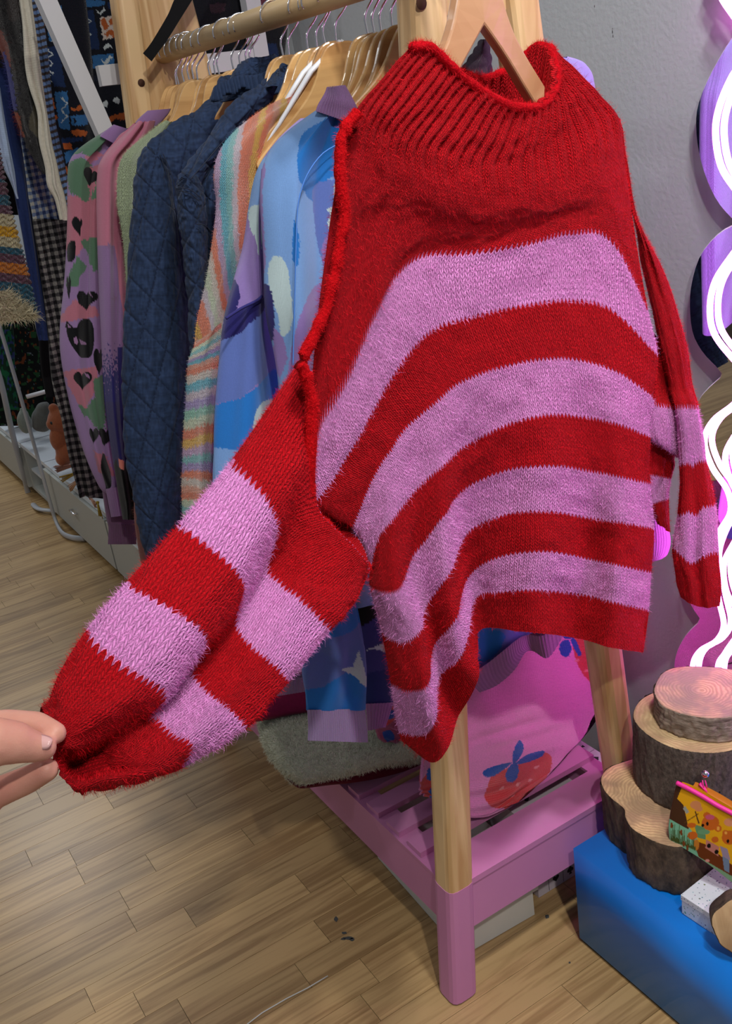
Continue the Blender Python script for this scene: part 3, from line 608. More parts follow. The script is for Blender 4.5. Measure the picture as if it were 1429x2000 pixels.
rows = LR([((622, 214), (700, 232)), ((560, 262), (712, 270)), ((522, 310), (715, 320)), ((511, 380), (715, 400)), ((516, 500), (718, 500)), ((520, 600), (720, 600)), ((536, 690), (725, 700)), ((548, 800), (730, 800)), ((560, 920), (735, 920)), ((575, 1060), (745, 1050)), ((590, 1200), (755, 1180))], 7)
def dip(seq, x0, k=1): return lambda i, j, px, py: P(px, py, x=x0+k*seq[j])
s = Shell(rows, dip([.02, 0, -.012, .006, -.004, .0, .01], 1.19), .06, 110, 420, .02, disp=folds(.003, 14, 4), sw=.0022, sh=.0020)
b = s.build('front_panel', M_knit, cj, cloud_front())
def sub_seam(parent, pts, x, col, r=.0016, name='seam'): return tube(name, cr(np.array([P(a, b_, x=x) for a, b_ in pts]), 30), r, plain('seam_%02x%02x%02x' % tuple(int(255*c) for c in col), col, .9), parent, seg=6)
sub_seam(cj, [(672, 276),(630, 300),(598, 345),(582, 400),(578, 480),(576, 560),(574, 640),(572, 720)], 1.172, srgb(78, 132, 214), .0008)
s = Shell(LR([((640, 172), (672, 168)), ((634, 186), (690, 200)), ((622, 206), (700, 226)), ((618, 218), (700, 246))], 5), lambda i, j, px, py: P(px, py, x=1.178+(.02 if i == 0 else 0)), .09, 120, 30, .02, disp=lambda uu, vv, U, V, px, py: .0022*np.abs(np.sin(uu*math.pi*17)), sw=.004, sh=.003)
o = s.build('ribbed_neck', M_knit, cj, LIL); o['label'] = 'ribbed lilac neckband'
s = Shell(LR([((604, 1120), (690, 1150)), ((592, 1240), (708, 1240)), ((594, 1300), (712, 1300)), ((598, 1388), (714, 1386))], 6), lambda i, j, px, py: P(px, py, x=1.13), .05, 70, 150, .02, disp=folds(.003, 12, 9), sw=.0022, sh=.002)
o = s.build('sleeve', M_knit, cj, painter(CS, [(blob([(590,1352),(625,1345),(655,1325),(690,1312),(715,1330),(722,1400),(590,1400)]), CB), ([(665,1308),(690,1302),(702,1270),(708,1310),(718,1345),(702,1335),(694,1322)], CW), (blob([(588,1180),(640,1120),(700,1160),(700,1225),(640,1240)]), CB)]))
s = Shell(LR([((600, 1386), (712, 1384)), ((602, 1420), (716, 1418)), ((601, 1446), (718, 1450))], 5), lambda i, j, px, py: P(px, py, x=1.13), .045, 180, 20, .02, disp=lambda uu, vv, U, V, px, py: .0012*np.abs(np.sin(uu*math.pi*24)), sw=.0045, sh=.003)
c_ = s.build('cuff', M_knit, o, srgb(176, 152, 200)); c_['label'] = 'ribbed lilac cuff'
# the hem seen to the right of the red flap and the shoulder / hem past its right side
s = Shell([[(900, 1150),(940, 1160),(1000, 1150),(1060, 1140),(1110, 1130)], [(905, 1290),(950, 1268),(990, 1245),(1040, 1215),(1100, 1190)], [(912, 1330),(950, 1300),(1000, 1262),(1040, 1236),(1098, 1212)]], lambda i, j, px, py: P(px, py, x=1.16+[0, .01, 0, .015, 0][j]), .05, 60, 60, .02, sw=.0022, sh=.002)
s.build('lower_body', M_knit, cj, painter(CS, [(blob([(905,1230),(930,1225),(985,1238),(960,1285),(900,1300)]), CB)]))
s = Shell([[(910, 1322),(950, 1296),(985, 1268),(1010, 1248),(1030, 1240),(1062, 1240),(1096, 1212)], [(925, 1340),(958, 1322),(992, 1296),(1014, 1270),(1034, 1258),(1066, 1262),(1098, 1226)], [(936, 1352),(970, 1338),(1004, 1308),(1024, 1276),(1042, 1272),(1070, 1284),(1100, 1240)]], lambda i, j, px, py: P(px, py, x=1.15+[0, .004, .0, .006, .012, .0, .01][j]), .035, 180, 26, .015, disp=lambda uu, vv, U, V, px, py: .0012*np.abs(np.sin(uu*math.pi*34)), sw=.0045, sh=.003)
s.build('ribbed_hem', M_knit, cj, srgb(164, 120, 168))
s = Shell(LR([((1085, 112), (1108, 110)), ((1090, 118), (1140, 122)), ((1092, 140), (1156, 148)), ((1098, 180), (1164, 185)), ((1100, 230), (1180, 250)), ((1105, 400), (1190, 420)), ((1110, 700), (1200, 720))], 5), lambda i, j, px, py: P(px, py, x=1.12), .05, 50, 150, .015, disp=folds(.002, 5, 3), sw=.0022, sh=.002)
s.build('far_shoulder', M_knit, cj, srgb(166, 152, 226))
s = Shell(LR([((1262, 960), (1284, 965)), ((1264, 1040), (1308, 1045)), ((1266, 1075), (1304, 1080)), ((1270, 1098), (1290, 1092))], 5), lambda i, j, px, py: P(px, py, x=1.06), .03, 40, 40, .01, disp=lambda uu, vv, U, V, px, py: .001*np.abs(np.sin(uu*math.pi*9)), sw=.004, sh=.003)
s.build('far_cuff', M_knit, cj, srgb(196, 130, 214))

c2 = garment('cloud_jumper', (1.29, RY, 1.4), 'indigo and blue wave-patterned jumper between the pastel cardigan and the sky blue one', 'jumper')
rows = LR([((585, 232), (640, 240)), ((540, 275), (600, 285)), ((506, 330), (560, 335)), ((490, 400), (545, 400)), ((477, 480), (545, 480)), ((460, 545), (545, 550)), ((441, 625), (545, 620)), ((432, 700), (560, 700)), ((424, 780), (565, 780)), ((418, 870), (570, 870)), ((416, 960), (575, 960)), ((430, 1080), (580, 1080))], 6)
s = Shell(rows, dip([.01, 0, -.008, -.004, .008, .02], 1.285), .06, 90, 420, .022, disp=folds(.003, 10, 14), sw=.0024, sh=.0022)
s.build('side_panel', M_knit, c2, painter(CP, [
    (blob([(500,330),(540,300),(548,360),(520,410),(505,440),(486,420),(488,380)]), CL), (blob([(490,408),(508,402),(514,440),(510,480),(506,498),(498,470),(488,440)]), CW),
    (blob([(440,625),(452,560),(462,548),(468,575),(462,600),(450,640)]), NAV), ([(436,640),(460,606),(512,580),(524,600),(505,625),(480,660),(436,672)], NAV), (blob([(512,560),(530,566),(540,640),(530,700),(516,660)]), NAV),
    ([(420,672),(470,650),(500,618),(520,600),(560,640),(560,760),(500,750),(470,778),(416,790)], CS), ([(416,792),(470,778),(505,750),(540,720),(580,740),(580,880),(416,880)], CB), ([(410,874),(470,880),(600,860),(600,1100),(410,1100)], CL),
    (blob([(492,835),(500,800),(524,782),(560,790),(560,850),(505,856)]), CW)]))
sub_seam(c2, [(441, 622),(470, 603),(500, 588),(512, 578)], 1.268, NAV, .0022)
sub_seam(c2, [(512, 330),(507, 430),(509, 520),(512, 578)], 1.27, srgb(120, 96, 160), .0014)
s = Shell(LR([((690, 1130), (770, 1120)), ((694, 1250), (775, 1240)), ((705, 1330), (770, 1330)), ((712, 1376), (772, 1374))], 6), lambda i, j, px, py: P(px, py, x=1.24), .05, 60, 110, .02, sw=.0024, sh=.0022)
o = s.build('sleeve', M_knit, c2, painter(srgb(58, 60, 128), [(blob([(680,1150),(720,1130),(745,1160),(738,1200),(700,1230),(685,1260)]), BLK), (blob([(715,1270),(740,1260),(770,1250),(768,1276),(740,1270),(730,1268)]), CW), (blob([(700,1330),(740,1310),(780,1320),(780,1390),(700,1390)]), srgb(30, 46, 110))]))
s = Shell(LR([((713, 1374), (768, 1372)), ((716, 1400), (760, 1398)), ((718, 1427), (752, 1420))], 5), lambda i, j, px, py: P(px, py, x=1.238), .045, 90, 20, .02, disp=lambda uu, vv, U, V, px, py: .0012*np.abs(np.sin(uu*math.pi*9)), sw=.0045, sh=.003)
s.build('cuff', M_knit, o, srgb(150, 104, 158))
s = Shell(LR([((520, 1330), (600, 1322)), ((522, 1340), (600, 1335)), ((524, 1362), (600, 1350))], 5), lambda i, j, px, py: P(px, py, x=1.26), .02, 80, 12, .01, disp=lambda uu, vv, U, V, px, py: .001*np.abs(np.sin(uu*math.pi*14)), sw=.004, sh=.003)
s.build('ribbed_hem', M_knit, c2, srgb(150, 130, 170))

# --- pastel striped cardigan
pal = [srgb(*c) for c in ((226,160,136),(132,190,190),(206,190,200),(222,128,98),(226,176,84),(166,146,196),(146,196,176),(216,202,190),(228,128,96),(104,178,196),(196,162,196),(204,212,184))]
def pastel(mode):
    def f(px, py, U, V):
        t = (V*.40+.9*noise2(U*.05, V*.05, 3)) if mode == 'sleeve' else (px-.000667*(py-200)**2+.25*(py-200))/12.0+.6*noise2(U*.06, V*.06, 4)
        t = t+noise2(U*1.2, V*1.2, 9)*.5; k = np.floor(t).astype(int); fr = (t-k)[..., None]; r_ = np.array(pal)
        if mode == 'sleeve': order = np.array([0, 3, 11, 1, 7, 5, 9, 0, 3, 7, 9, 2, 5, 6, 11, 3, 4, 10, 1, 5, 8, 7])
        else: order = np.array([8, 2, 11, 7, 8, 10, 9, 1, 2, 8, 3, 4, 8, 0, 4, 8])
        a, b_ = r_[order[k % len(order)]], r_[order[(k+1) % len(order)]]; return a*(1-fr**6)+b_*fr**6
    return f
pc_ = garment('pastel_cardigan', (1.42, RY, 1.4), 'fluffy pastel cardigan knitted in orange, mint and lilac stripes', 'cardigan')
rows = LR([((575, 186), (604, 184)), ((520, 210), (606, 206)), ((470, 246), (590, 235)), ((432, 290), (560, 300)), ((420, 340), (530, 350)), ((424, 400), (512, 410)), ((414, 480), (500, 480)), ((400, 560), (480, 560)), ((384, 630), (460, 620)), ((378, 700), (450, 690))], 7)
s = Shell(rows, dip([.01, 0, -.01, -.012, -.005, .005, .02], 1.415), .06, 110, 300, .025, disp=folds(.002, 5, 24), sw=.0052, sh=.0044)
o = s.build('shoulder_panel', M_chunk, pc_, pastel('body')); s.fuzz(9000, .004, o)
rows = LR([((388, 668), (438, 628)), ((371, 700), (436, 668)), ((366, 730), (430, 712)), ((362, 800), (424, 795)), ((358, 880), (420, 880)), ((355, 950), (418, 950)), ((357, 1010), (420, 1005)), ((364, 1060), (425, 1060))], 7)
s = Shell(rows, dip([.01, 0, -.008, -.01, -.008, 0, .01], 1.395), .055, 90, 260, .022, disp=folds(.002, 5, 25), sw=.0052, sh=.0044)
o = s.build('sleeve', M_chunk, pc_, pastel('sleeve')); s.fuzz(6000, .004, o)

# --- quilted denim jackets
DEN = srgb(35, 50, 78)
def quilt(ax, bx, sp=72, sp2=54):
    def val(px, py):
        A = (py-ax*px)/sp; B = (py+bx*px)/(sp2*bx); return np.abs(A-np.round(A))*2*sp, np.abs(B-np.round(B))*2*sp2*.95
    def disp(uu, vv, U, V, px, py):
        a, b_ = val(px, py); d = np.minimum(a, b_); return .0026*(1-np.exp(-d/9))+.0030*noise2(uu*22, vv*60, 5)*np.clip(d/20, 0, 1)
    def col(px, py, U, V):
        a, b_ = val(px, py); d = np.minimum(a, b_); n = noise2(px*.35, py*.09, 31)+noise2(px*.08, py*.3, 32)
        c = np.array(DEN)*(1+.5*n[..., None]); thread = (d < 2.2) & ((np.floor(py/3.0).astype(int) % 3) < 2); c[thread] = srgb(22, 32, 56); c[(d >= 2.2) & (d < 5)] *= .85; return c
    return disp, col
M_den = cloth('washed_denim', knit='w', bump=.35, dist=.0006, groove_shade=.15, mottle=.3, mscale=220, sheen=.05, rough=.8)
def ruffle(parent, pts, x, hgt, n=26, amp=.007, name='ruffle'):
    p = cr(np.array([P(a, b_, x=x) for a, b_ in pts]), 240); G = []
    for k, t in enumerate(np.linspace(0, 1, 7)):
        w_ = amp*t*np.sin(np.linspace(0, n*2*math.pi, 240)+np.sin(np.linspace(0, 30, 240))); q = p.copy(); q[:, 0] += w_-.004; q[:, 2] -= hgt*t*(1+.15*np.sin(np.linspace(0, n*1.3, 240))); q[:, 1] += .6*w_+.006*t; G.append(q)
    f = Shell.__new__(Shell); f.G = np.array(G); f.U, f.V = np.meshgrid(np.linspace(0, 150, 240), np.linspace(0, 20, 7)); f.PX, f.PY = pix(f.G); f.st = None
    o = f.build(name, M_den, parent, tuple(DEN), solid=.0015); o['label'] = 'gathered denim ruffle'; return o
def stitchline(parent, pts, x, r=.0008, n=60): return tube('stitch_line', cr(np.array([P(a, b_, x=x) for a, b_ in pts]), n), r, plain('dark_thread', srgb(18, 26, 46), .8), parent, seg=5)
dj = garment('quilted_jacket', (1.70, RY, 1.4), 'long navy quilted denim jacket with a ruffled collar, the left one of two', 'jacket')
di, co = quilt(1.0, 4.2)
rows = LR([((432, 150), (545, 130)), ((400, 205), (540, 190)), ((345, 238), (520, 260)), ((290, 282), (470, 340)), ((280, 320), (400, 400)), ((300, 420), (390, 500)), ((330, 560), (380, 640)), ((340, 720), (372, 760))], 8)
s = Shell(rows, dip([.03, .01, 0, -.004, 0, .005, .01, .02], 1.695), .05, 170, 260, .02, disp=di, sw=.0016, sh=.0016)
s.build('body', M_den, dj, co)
rows = [[(284,286),(298,290),(312,300),(322,316),(329,340)], [(268,330),(286,330),(306,335),(324,345),(336,380)], [(261,400),(282,402),(306,404),(330,408),(344,440)], [(252,500),(276,500),(305,500),(334,502),(354,530)], [(245,600),(272,600),(304,600),(338,602),(364,620)], [(241,700),(270,702),(304,702),(340,700),(369,705)], [(241,800),(272,802),(306,802),(340,800),(366,800)], [(248,900),(278,902),(308,902),(338,900),(360,898)], [(260,965),(284,968),(310,970),(335,968),(356,965)], [(272,1030),(294,1034),(316,1036),(338,1034),(358,1030)], [(285,1090),(305,1094),(322,1096),(342,1094),(362,1090)]]
s = Shell(rows, dip([.012, -.004, -.014, -.008, .01], 1.645), .075, 150, 460, .025, disp=di, sw=.0016, sh=.0016)
o = s.build('sleeve', M_den, dj, co)
stitchline(dj, [(318,300),(336,345),(352,420),(360,500),(366,580)], 1.628); stitchline(dj, [(312,302),(329,350),(345,425),(353,505)], 1.628)
s = Shell(LR([((478, 118), (535, 106)), ((450, 150), (545, 118)), ((440, 180), (548, 150)), ((432, 200), (540, 180))], 6), dip([.01, -.005, -.01, -.01, 0, .02], 1.64), .04, 80, 60, .02, disp=di, sw=.0016, sh=.0016)
s.build('collar', M_den, dj, co)
ruffle(dj, [(418,168),(440,158),(465,148),(500,146),(538,130)], 1.625, .022, 16)
dj2 = garment('quilted_jacket', (1.56, RY, 1.4), 'second navy quilted denim jacket, mostly covered, with a ruffle edge beside the pastel cardigan', 'jacket')
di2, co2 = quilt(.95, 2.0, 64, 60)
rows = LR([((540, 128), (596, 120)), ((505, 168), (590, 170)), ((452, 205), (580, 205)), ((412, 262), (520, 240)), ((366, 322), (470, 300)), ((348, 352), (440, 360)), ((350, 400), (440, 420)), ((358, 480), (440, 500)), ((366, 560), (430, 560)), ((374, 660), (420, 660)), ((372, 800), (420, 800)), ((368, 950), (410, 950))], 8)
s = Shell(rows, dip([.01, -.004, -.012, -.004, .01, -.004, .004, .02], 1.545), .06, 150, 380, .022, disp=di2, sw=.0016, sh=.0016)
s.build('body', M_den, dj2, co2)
rows = LR([((352, 352), (372, 330)), ((347, 372), (396, 372)), ((352, 440), (402, 430)), ((362, 520), (404, 520)), ((370, 620), (402, 620)), ((372, 740), (398, 740)), ((370, 860), (392, 860))], 5)
s = Shell(rows, dip([.01, -.004, -.01, -.004, .01], 1.515), .05, 60, 260, .02, disp=di2, sw=.0016, sh=.0016)
s.build('sleeve', M_den, dj2, co2)
for pp in ([(349,372),(370,378),(388,392)], [(348,365),(372,371),(392,386)], [(480,238),(440,272),(400,318),(372,350)], [(384,438),(400,440),(415,455)]): stitchline(dj2, pp, 1.498)
ruffle(dj2, [(440,262),(462,248),(484,236),(500,222),(530,205),(560,192)], 1.50, .026, 17)
ruffle(dj2, [(545,160),(562,148),(585,135)], 1.50, .016, 8)
s = Shell(LR([((545, 135), (590, 120)), ((540, 150), (594, 135)), ((520, 172), (592, 168))], 6), dip([.01, -.005, -.01, -.01, 0, .02], 1.51), .04, 60, 40, .02, disp=di2, sw=.0016, sh=.0016)
s.build('collar', M_den, dj2, co2)

# --- pale green, dusty pink, peach fluffy, cat jumper
gj = garment('green_jumper', (1.82, RY, 1.4), 'pale green open-knit mohair jumper, a narrow strip left of the quilted jacket', 'jumper')
rows = LR([((322, 236), (345, 240)), ((280, 268), (335, 270)), ((245, 300), (300, 310)), ((231, 335), (290, 340)), ((232, 400), (280, 400)), ((240, 450), (275, 450)), ((246, 500), (268, 500)), ((250, 600), (262, 600))], 6)
s = Shell(rows, dip([.01, 0, -.008, -.008, 0, .01], 1.81), .05, 60, 180, .02, disp=folds(.002, 9, 33), sw=.007, sh=.006)
o = s.build('knit_panel', cloth('open_knit', knit='v', bump=1, dist=.004, groove_shade=.62, mottle=.15, sheen=.3), gj, srgb(176, 190, 150)); s.fuzz(9000, .0055, o)
pj = garment('dusty_pink_jumper', (1.94, RY, 1.4), 'dusty pink jumper with small stars fading through dots to deep purple', 'jumper')
PK = srgb(186, 112, 134)
def pinkpaint(px, py, U, V):
    c = np.broadcast_to(np.array(PK), px.shape+(3,)).copy(); lil = srgb(140, 108, 152)
    left = px < 207+(py-300)*.10; c[left & (py > 480)] = lil; c[(py > 640) & (px < 234)] = lil
    r = noise2(px*.55, py*.42, 77)+.5; t = np.clip((py-660)/120, 0, 1); c[(py > 655) & (r < t*1.05) & (px < 240)] = NAV; c[(py > 785)] = srgb(40, 34, 92); c[(px > 231) & (py > 678)] = srgb(42, 36, 96)
    c[(py > 905+noise2(px*.2, py*.1, 4)*20)] = BLK
    for cx, cy in ((213, 480), (225, 583)):
        st = []; 
        for k in range(10): R_ = (9 if k % 2 == 0 else 3.5); a = k*math.pi/5-.4; st.append((cx+R_*.7*math.sin(a), cy-R_*math.cos(a)))
        c[inpoly(px, py, st)] = srgb(136, 104, 140)
    c[inpoly(px, py, [(231, 895), (240, 900), (240, 918), (232, 912)])] = srgb(226, 132, 118)
    return c
rows = LR([((262, 240), (300, 235)), ((225, 275), (285, 280)), ((197, 312), (260, 310)), ((191, 350), (250, 350)), ((191, 450), (248, 450)), ((194, 560), (248, 560)), ((198, 680), (248, 680)), ((204, 780), (250, 780)), ((214, 860), (256, 860)), ((226, 930), (262, 930)), ((236, 985), (268, 985)), ((240, 1015), (266, 1015))], 6)
s = Shell(rows, dip([.01, 0, -.006, .004, -.004, .01], 1.90), .05, 90, 460, .02, disp=folds(.0025, 8, 43), sw=.0026, sh=.0024)
s.build('knit_panel', M_knit, pj, pinkpaint)
pf = garment('peach_jumper', (1.80, RY, .9), 'peach fluffy knit hem poking out beside the long quilted jacket', 'jumper')
s = Shell(LR([((300, 330), (330, 330)), ((275, 600), (312, 600)), ((258, 860), (300, 860)), ((262, 950), (310, 950)), ((262, 1010), (310, 1010)), ((268, 1060), (315, 1060)), ((278, 1110), (320, 1110)), ((292, 1150), (325, 1150))], 5), onx(1.80), .05, 40, 90, .02, sw=.004, sh=.0035)
o = s.build('knit_panel', M_chunk, pf, srgb(196, 124, 112)); s.fuzz(3000, .008, o)
ct = garment('cat_jumper', (2.08, RY, 1.4), 'lilac, green and pink checked jumper with black cat faces and hearts', 'jumper')
GRN, CPK = srgb(84, 116, 92), srgb(178, 108, 124)
def cats(px, py, U, V):
    sh = [([(100,380),(205,385),(205,510),(180,470),(150,500),(100,470)], CPK), ([(140,250),(212,270),(196,300),(175,312),(165,300),(140,310)], GRN), ([(140,320),(160,308),(178,318),(186,345),(170,395),(140,378),(132,340)], GRN), ([(165,306),(195,297),(200,302),(178,322)], CPK),
      ([(170,330),(200,318),(200,420),(175,395)], srgb(172, 104, 118)), ([(178,390),(196,330),(215,310),(215,390)], GRN), ([(160,470),(195,460),(215,560),(200,560),(180,520)], GRN),
      ([(130,560),(150,500),(170,520),(150,560)], GRN), ([(120,620),(145,585),(185,600),(190,618),(120,630)], CPK), ([(124,725),(190,715),(190,755),(168,800),(150,790),(132,755)], CPK), ([(150,790),(168,800),(190,770),(195,845),(172,812),(160,815)], GRN), ([(184,740),(200,730),(205,870),(190,830)], GRN), ([(180,880),(210,890),(225,930),(190,925)], CPK)]
    f = painter(srgb(146, 116, 160), sh, 2.5)(px, py, U, V)
    blk = [heart(168, 584, 20, 22), heart(161, 742, 19, 21), heart(153, 440, 11, 22), heart(152, 333+145, 0, 0), heart(182, 850, 10, 18), heart(206, 850, 14, 20), heart(192, 703, 9, 30), heart(178, 345, 13, 20, .4), heart(136, 560, 4, 28),
      blob([(131,628),(140,638),(150,640),(164,622),(180,628),(184,660),(180,692),(165,700),(150,690),(138,672),(131,650)]), [(128,640),(131,626),(141,638)], blob([(198,885),(206,900),(212,930),(214,955),(206,958),(200,930),(196,905)]), [(235,255),(262,260),(252,285),(228,280)], blob([(135,480),(146,470),(146,505),(135,510)])]
    for b_ in blk: f[inpoly(px, py, b_)] = BLK
    for b_ in ([(142,661),(148,657),(154,668),(150,674),(144,670)], [(156,662),(166,668),(170,672),(160,674)], [(133,632),(138,639),(133,640)], [(172,568),(178,570),(182,580),(176,574)], [(166,728),(174,732),(176,740),(170,736)]): f[inpoly(px, py, b_)] = srgb(150, 112, 150)
    return f
rows = LR([((205, 258), (255, 250)), ((168, 285), (240, 285)), ((143, 312), (215, 315)), ((135, 345), (205, 350)), ((134, 430), (200, 430)), ((128, 540), (200, 540)), ((119, 640), (204, 640)), ((121, 710), (208, 710)), ((134, 780), (214, 780)), ((150, 840), (222, 840)), ((170, 900), (230, 900)), ((194, 950), (240, 945)), ((208, 965), (244, 960))], 6)
s = Shell(rows, dip([.01, 0, -.008, .006, -.006, .01], 2.0), .06, 110, 430, .025, disp=folds(.004, 8, 53), sw=.0028, sh=.0026)
s.build('front_panel', M_knit, ct, cats)
s = Shell(LR([((206, 955), (243, 948)), ((212, 985), (248, 978)), ((217, 1010), (251, 1006))], 5), onx(1.985), .05, 50, 30, .02, disp=lambda uu, vv, U, V, px, py: .001*np.abs(np.sin(uu*math.pi*9)), sw=.004, sh=.003)
s.build('cuff', M_knit, ct, srgb(132, 102, 140))
s = Shell(LR([((196, 890), (235, 890)), ((200, 960), (250, 960)), ((208, 1015), (262, 1015)), ((212, 1030), (266, 1030)), ((211, 1063), (266, 1063))], 6), onx(2.02), .05, 110, 90, .02, disp=lambda uu, vv, U, V, px, py: .0014*np.abs(np.sin(uu*math.pi*16))*(vv > .62), sw=.004, sh=.003)
s.build('back_hem', M_knit, ct, srgb(104, 74, 100))
for nm, rw, xx in (('collar', LR([((222, 243), (250, 252)), ((205, 256), (240, 272)), ((195, 266), (232, 285))], 5), 1.985), ('collar', LR([((288, 216), (334, 212)), ((270, 232), (326, 226)), ((256, 250), (300, 252)), ((225, 282), (250, 285))], 5), 1.955)):
    s = Shell(rw, onx(xx), .03, 40, 30, .012, sw=.002, sh=.002); o = s.build(nm, M_knit, ct, srgb(146, 112, 160))
s = Shell(LR([((262, 248), (300, 240)), ((235, 262), (282, 262)), ((215, 290), (262, 292)), ((205, 305), (250, 305))], 5), onx(1.95), .03, 50, 60, .012, sw=.002, sh=.002)
s.build('rear_shoulder', M_knit, ct, painter(CPK, [([(225,275),(240,262),(262,260),(284,262),(270,285),(240,290)], BLK)]))
# plum top seen through the neck of the red jumper
pt = garment('plum_top', (1.12, RY, 1.4), 'dark plum ribbed polo neck seen through the neck opening of the red jumper', 'jumper')
s = Shell(LR([((938, 78), (950, 76)), ((925, 100), (958, 110)), ((905, 130), (960, 150)), ((890, 160), (965, 190)), ((885, 220), (970, 230))], 5), lambda i, j, px, py: P(px, py, x=1.13+[.02, 0, -.01, 0, .02][j]), .05, 60, 50, .015, disp=lambda uu, vv, U, V, px, py: .0018*np.abs(np.sin(vv*22+uu*5)), sw=.003, sh=.003)
s.build('polo_neck', M_ribk, pt, srgb(88, 64, 92))
s = Shell(LR([((880, 140), (935, 128)), ((878, 170), (935, 160)), ((878, 230), (940, 230))], 5), onx(1.17), .05, 40, 40, .015, sw=.003, sh=.003)
s.build('shoulder', M_knit, pt, srgb(66, 50, 74))
# ================================================================== THINGS ON THE PINK SHELF
def strawberry(cx, cy, s_, rot=0, leaf=None):
    c, n = math.cos(rot), math.sin(rot); T = lambda x, y: (cx+s_*(x*c-y*n), cy+s_*(x*n+y*c)); out = []
    out.append((blob([T(-.9, -.35), T(-.3, -.62), T(.5, -.55), T(.95, -.1), T(.8, .5), T(.3, .95), T(-.3, 1.0), T(-.8, .55)]), srgb(214, 62, 62)))
    return out
bag = garment('pink_bag', (1.24, -.85, .24), 'soft pink bag printed with red strawberries and blue leaves on the shelf', 'bag')
PB = srgb(238, 146, 202); RB = srgb(222, 66, 70); BB = srgb(24, 84, 178)
def bagpaint(px, py, U, V):
    sh = [(blob([(952,1545),(968,1510),(1010,1498),(1055,1470),(1078,1478),(1074,1510),(1050,1545),(1010,1570),(978,1580),(955,1572)]), RB),
          (blob([(944,1508),(955,1500),(985,1491),(1000,1490),(990,1500),(970,1515),(950,1518)]), BB), (blob([(1002,1488),(1000,1470),(1012,1446),(1022,1455),(1018,1475),(1008,1490)]), BB), (blob([(1008,1492),(1030,1474),(1060,1466),(1062,1476),(1040,1488),(1015,1494)]), BB), (blob([(1000,1494),(1012,1490),(1016,1510),(1008,1528),(994,1528),(990,1512)]), BB),
          (blob([(820,1530),(838,1505),(850,1520),(852,1560),(835,1556)]), RB), (blob([(838,1545),(850,1535),(856,1550),(848,1566)]), BB), (blob([(835,1500),(850,1512),(846,1525),(832,1520)]), BB),
          (blob([(1120,1240),(1160,1225),(1180,1290),(1168,1345),(1140,1320),(1125,1285)]), RB), (blob([(1098,1256),(1112,1250),(1118,1270),(1108,1284),(1097,1276)]), BB), (blob([(1116,1252),(1124,1248),(1136,1276),(1130,1280)]), BB), (blob([(1098,1234),(1128,1232),(1118,1246),(1106,1248)]), BB)]
    for cx, cy in ((985, 1542), (1015, 1534), (1040, 1526), (1052, 1500), (1128, 1290), (1145, 1310), (1006, 1556), (1150, 1268)): sh.append((blob([(cx-5, cy+2), (cx, cy-3), (cx+5, cy-2), (cx, cy+3)], 12), srgb(238, 150, 150)))
    return painter(PB, sh, .6)(px, py, U, V)
rows = LR([((860, 1180), (1140, 1180)), ((850, 1240), (1152, 1235)), ((842, 1300), (1160, 1290)), ((838, 1370), (1168, 1340)), ((832, 1440), (1173, 1400)), ((824, 1500), (1172, 1436)), ((820, 1540), (1150, 1462))], 8)
rows += [[(828,1550),(850,1562),(885,1580),(930,1588),(975,1578),(1040,1545),(1100,1508),(1135,1476)], [(845,1550),(870,1566),(900,1588),(935,1592),(975,1582),(1030,1552),(1080,1524),(1120,1490)]]
def bag_dep(i, j, px, py):
    q = P(px, py, x=[1.24, 1.235, 1.225, 1.21, 1.195, 1.175, 1.160, 1.150, 1.142][i]+[.04, .015, 0, -.008, -.008, 0, .01, .03][j]); q[2] = max(q[2], .243); return q
s = Shell(rows, bag_dep, .20, 190, 240, .05, disp=lambda uu, vv, U, V, px, py: .008*noise2(uu*4, vv*5, 61)+.006*noise2(uu*10, vv*6, 62)+.0035*np.sin(vv*75+uu*9+4*noise2(uu*5, vv*3, 64))*np.exp(-((py-(1430+.25*(1000-px)))/26)**2-((px-960)/110)**2)+.004*np.sin(vv*110+uu*5)*np.exp(-((py-1560)/22)**2), sw=.002, sh=.002)
s.G[..., 2] = np.maximum(s.G[..., 2], .2405)
b = s.build('bag_body', M_terry, bag, bagpaint); s.fuzz(26000, .0028, b, name='plush_pile', wd=.0002)
rug = garment('fleece_cushion', (1.62, -.7, .26), 'cream fleece cushion with dark red backing drooping off the shelf', 'cushion')
rows = [[(505,1398),(560,1385),(620,1375),(690,1370),(760,1380),(830,1400)], [(500,1408),(545,1400),(620,1395),(700,1400),(770,1410),(850,1420)], [(508,1440),(550,1440),(630,1440),(710,1440),(780,1440),(860,1450)], [(522,1475),(570,1480),(640,1482),(710,1475),(780,1468),(850,1470)], [(545,1505),(585,1515),(650,1510),(715,1498),(770,1488),(830,1482)], [(572,1528),(600,1533),(650,1522),(710,1510),(765,1495),(820,1488)]]
def rug_dep(i, j, px, py): return P(px, py, z=[.315, .325, .325, .315, .30, .285][i]-(.02 if j == 0 else 0))
s = Shell(rows, rug_dep, .025, 150, 110, .02, disp=lambda uu, vv, U, V, px, py: .006*noise2(uu*7, vv*4, 71)+.003*noise2(uu*22, vv*14, 72), sw=.003, sh=.003)
CR = srgb(196, 196, 176)
b = s.build('fleece_cover', M_terry, rug, CR); s.fuzz(60000, .008, b, name='fleece_pile', wd=.00035, lay=.5)
DR = srgb(92, 14, 36)
s = Shell([[(560,1522),(600,1520),(660,1515),(720,1502),(775,1488),(830,1470)], [(580,1538),(620,1532),(670,1526),(725,1514),(780,1502),(828,1484)], [(596,1540),(640,1534),(680,1530),(730,1522),(785,1508),(826,1492)]], lambda i, j, px, py: P(px, py, z=[.275, .265, .258][i]), .008, 60, 20, .01, sw=.002, sh=.002)
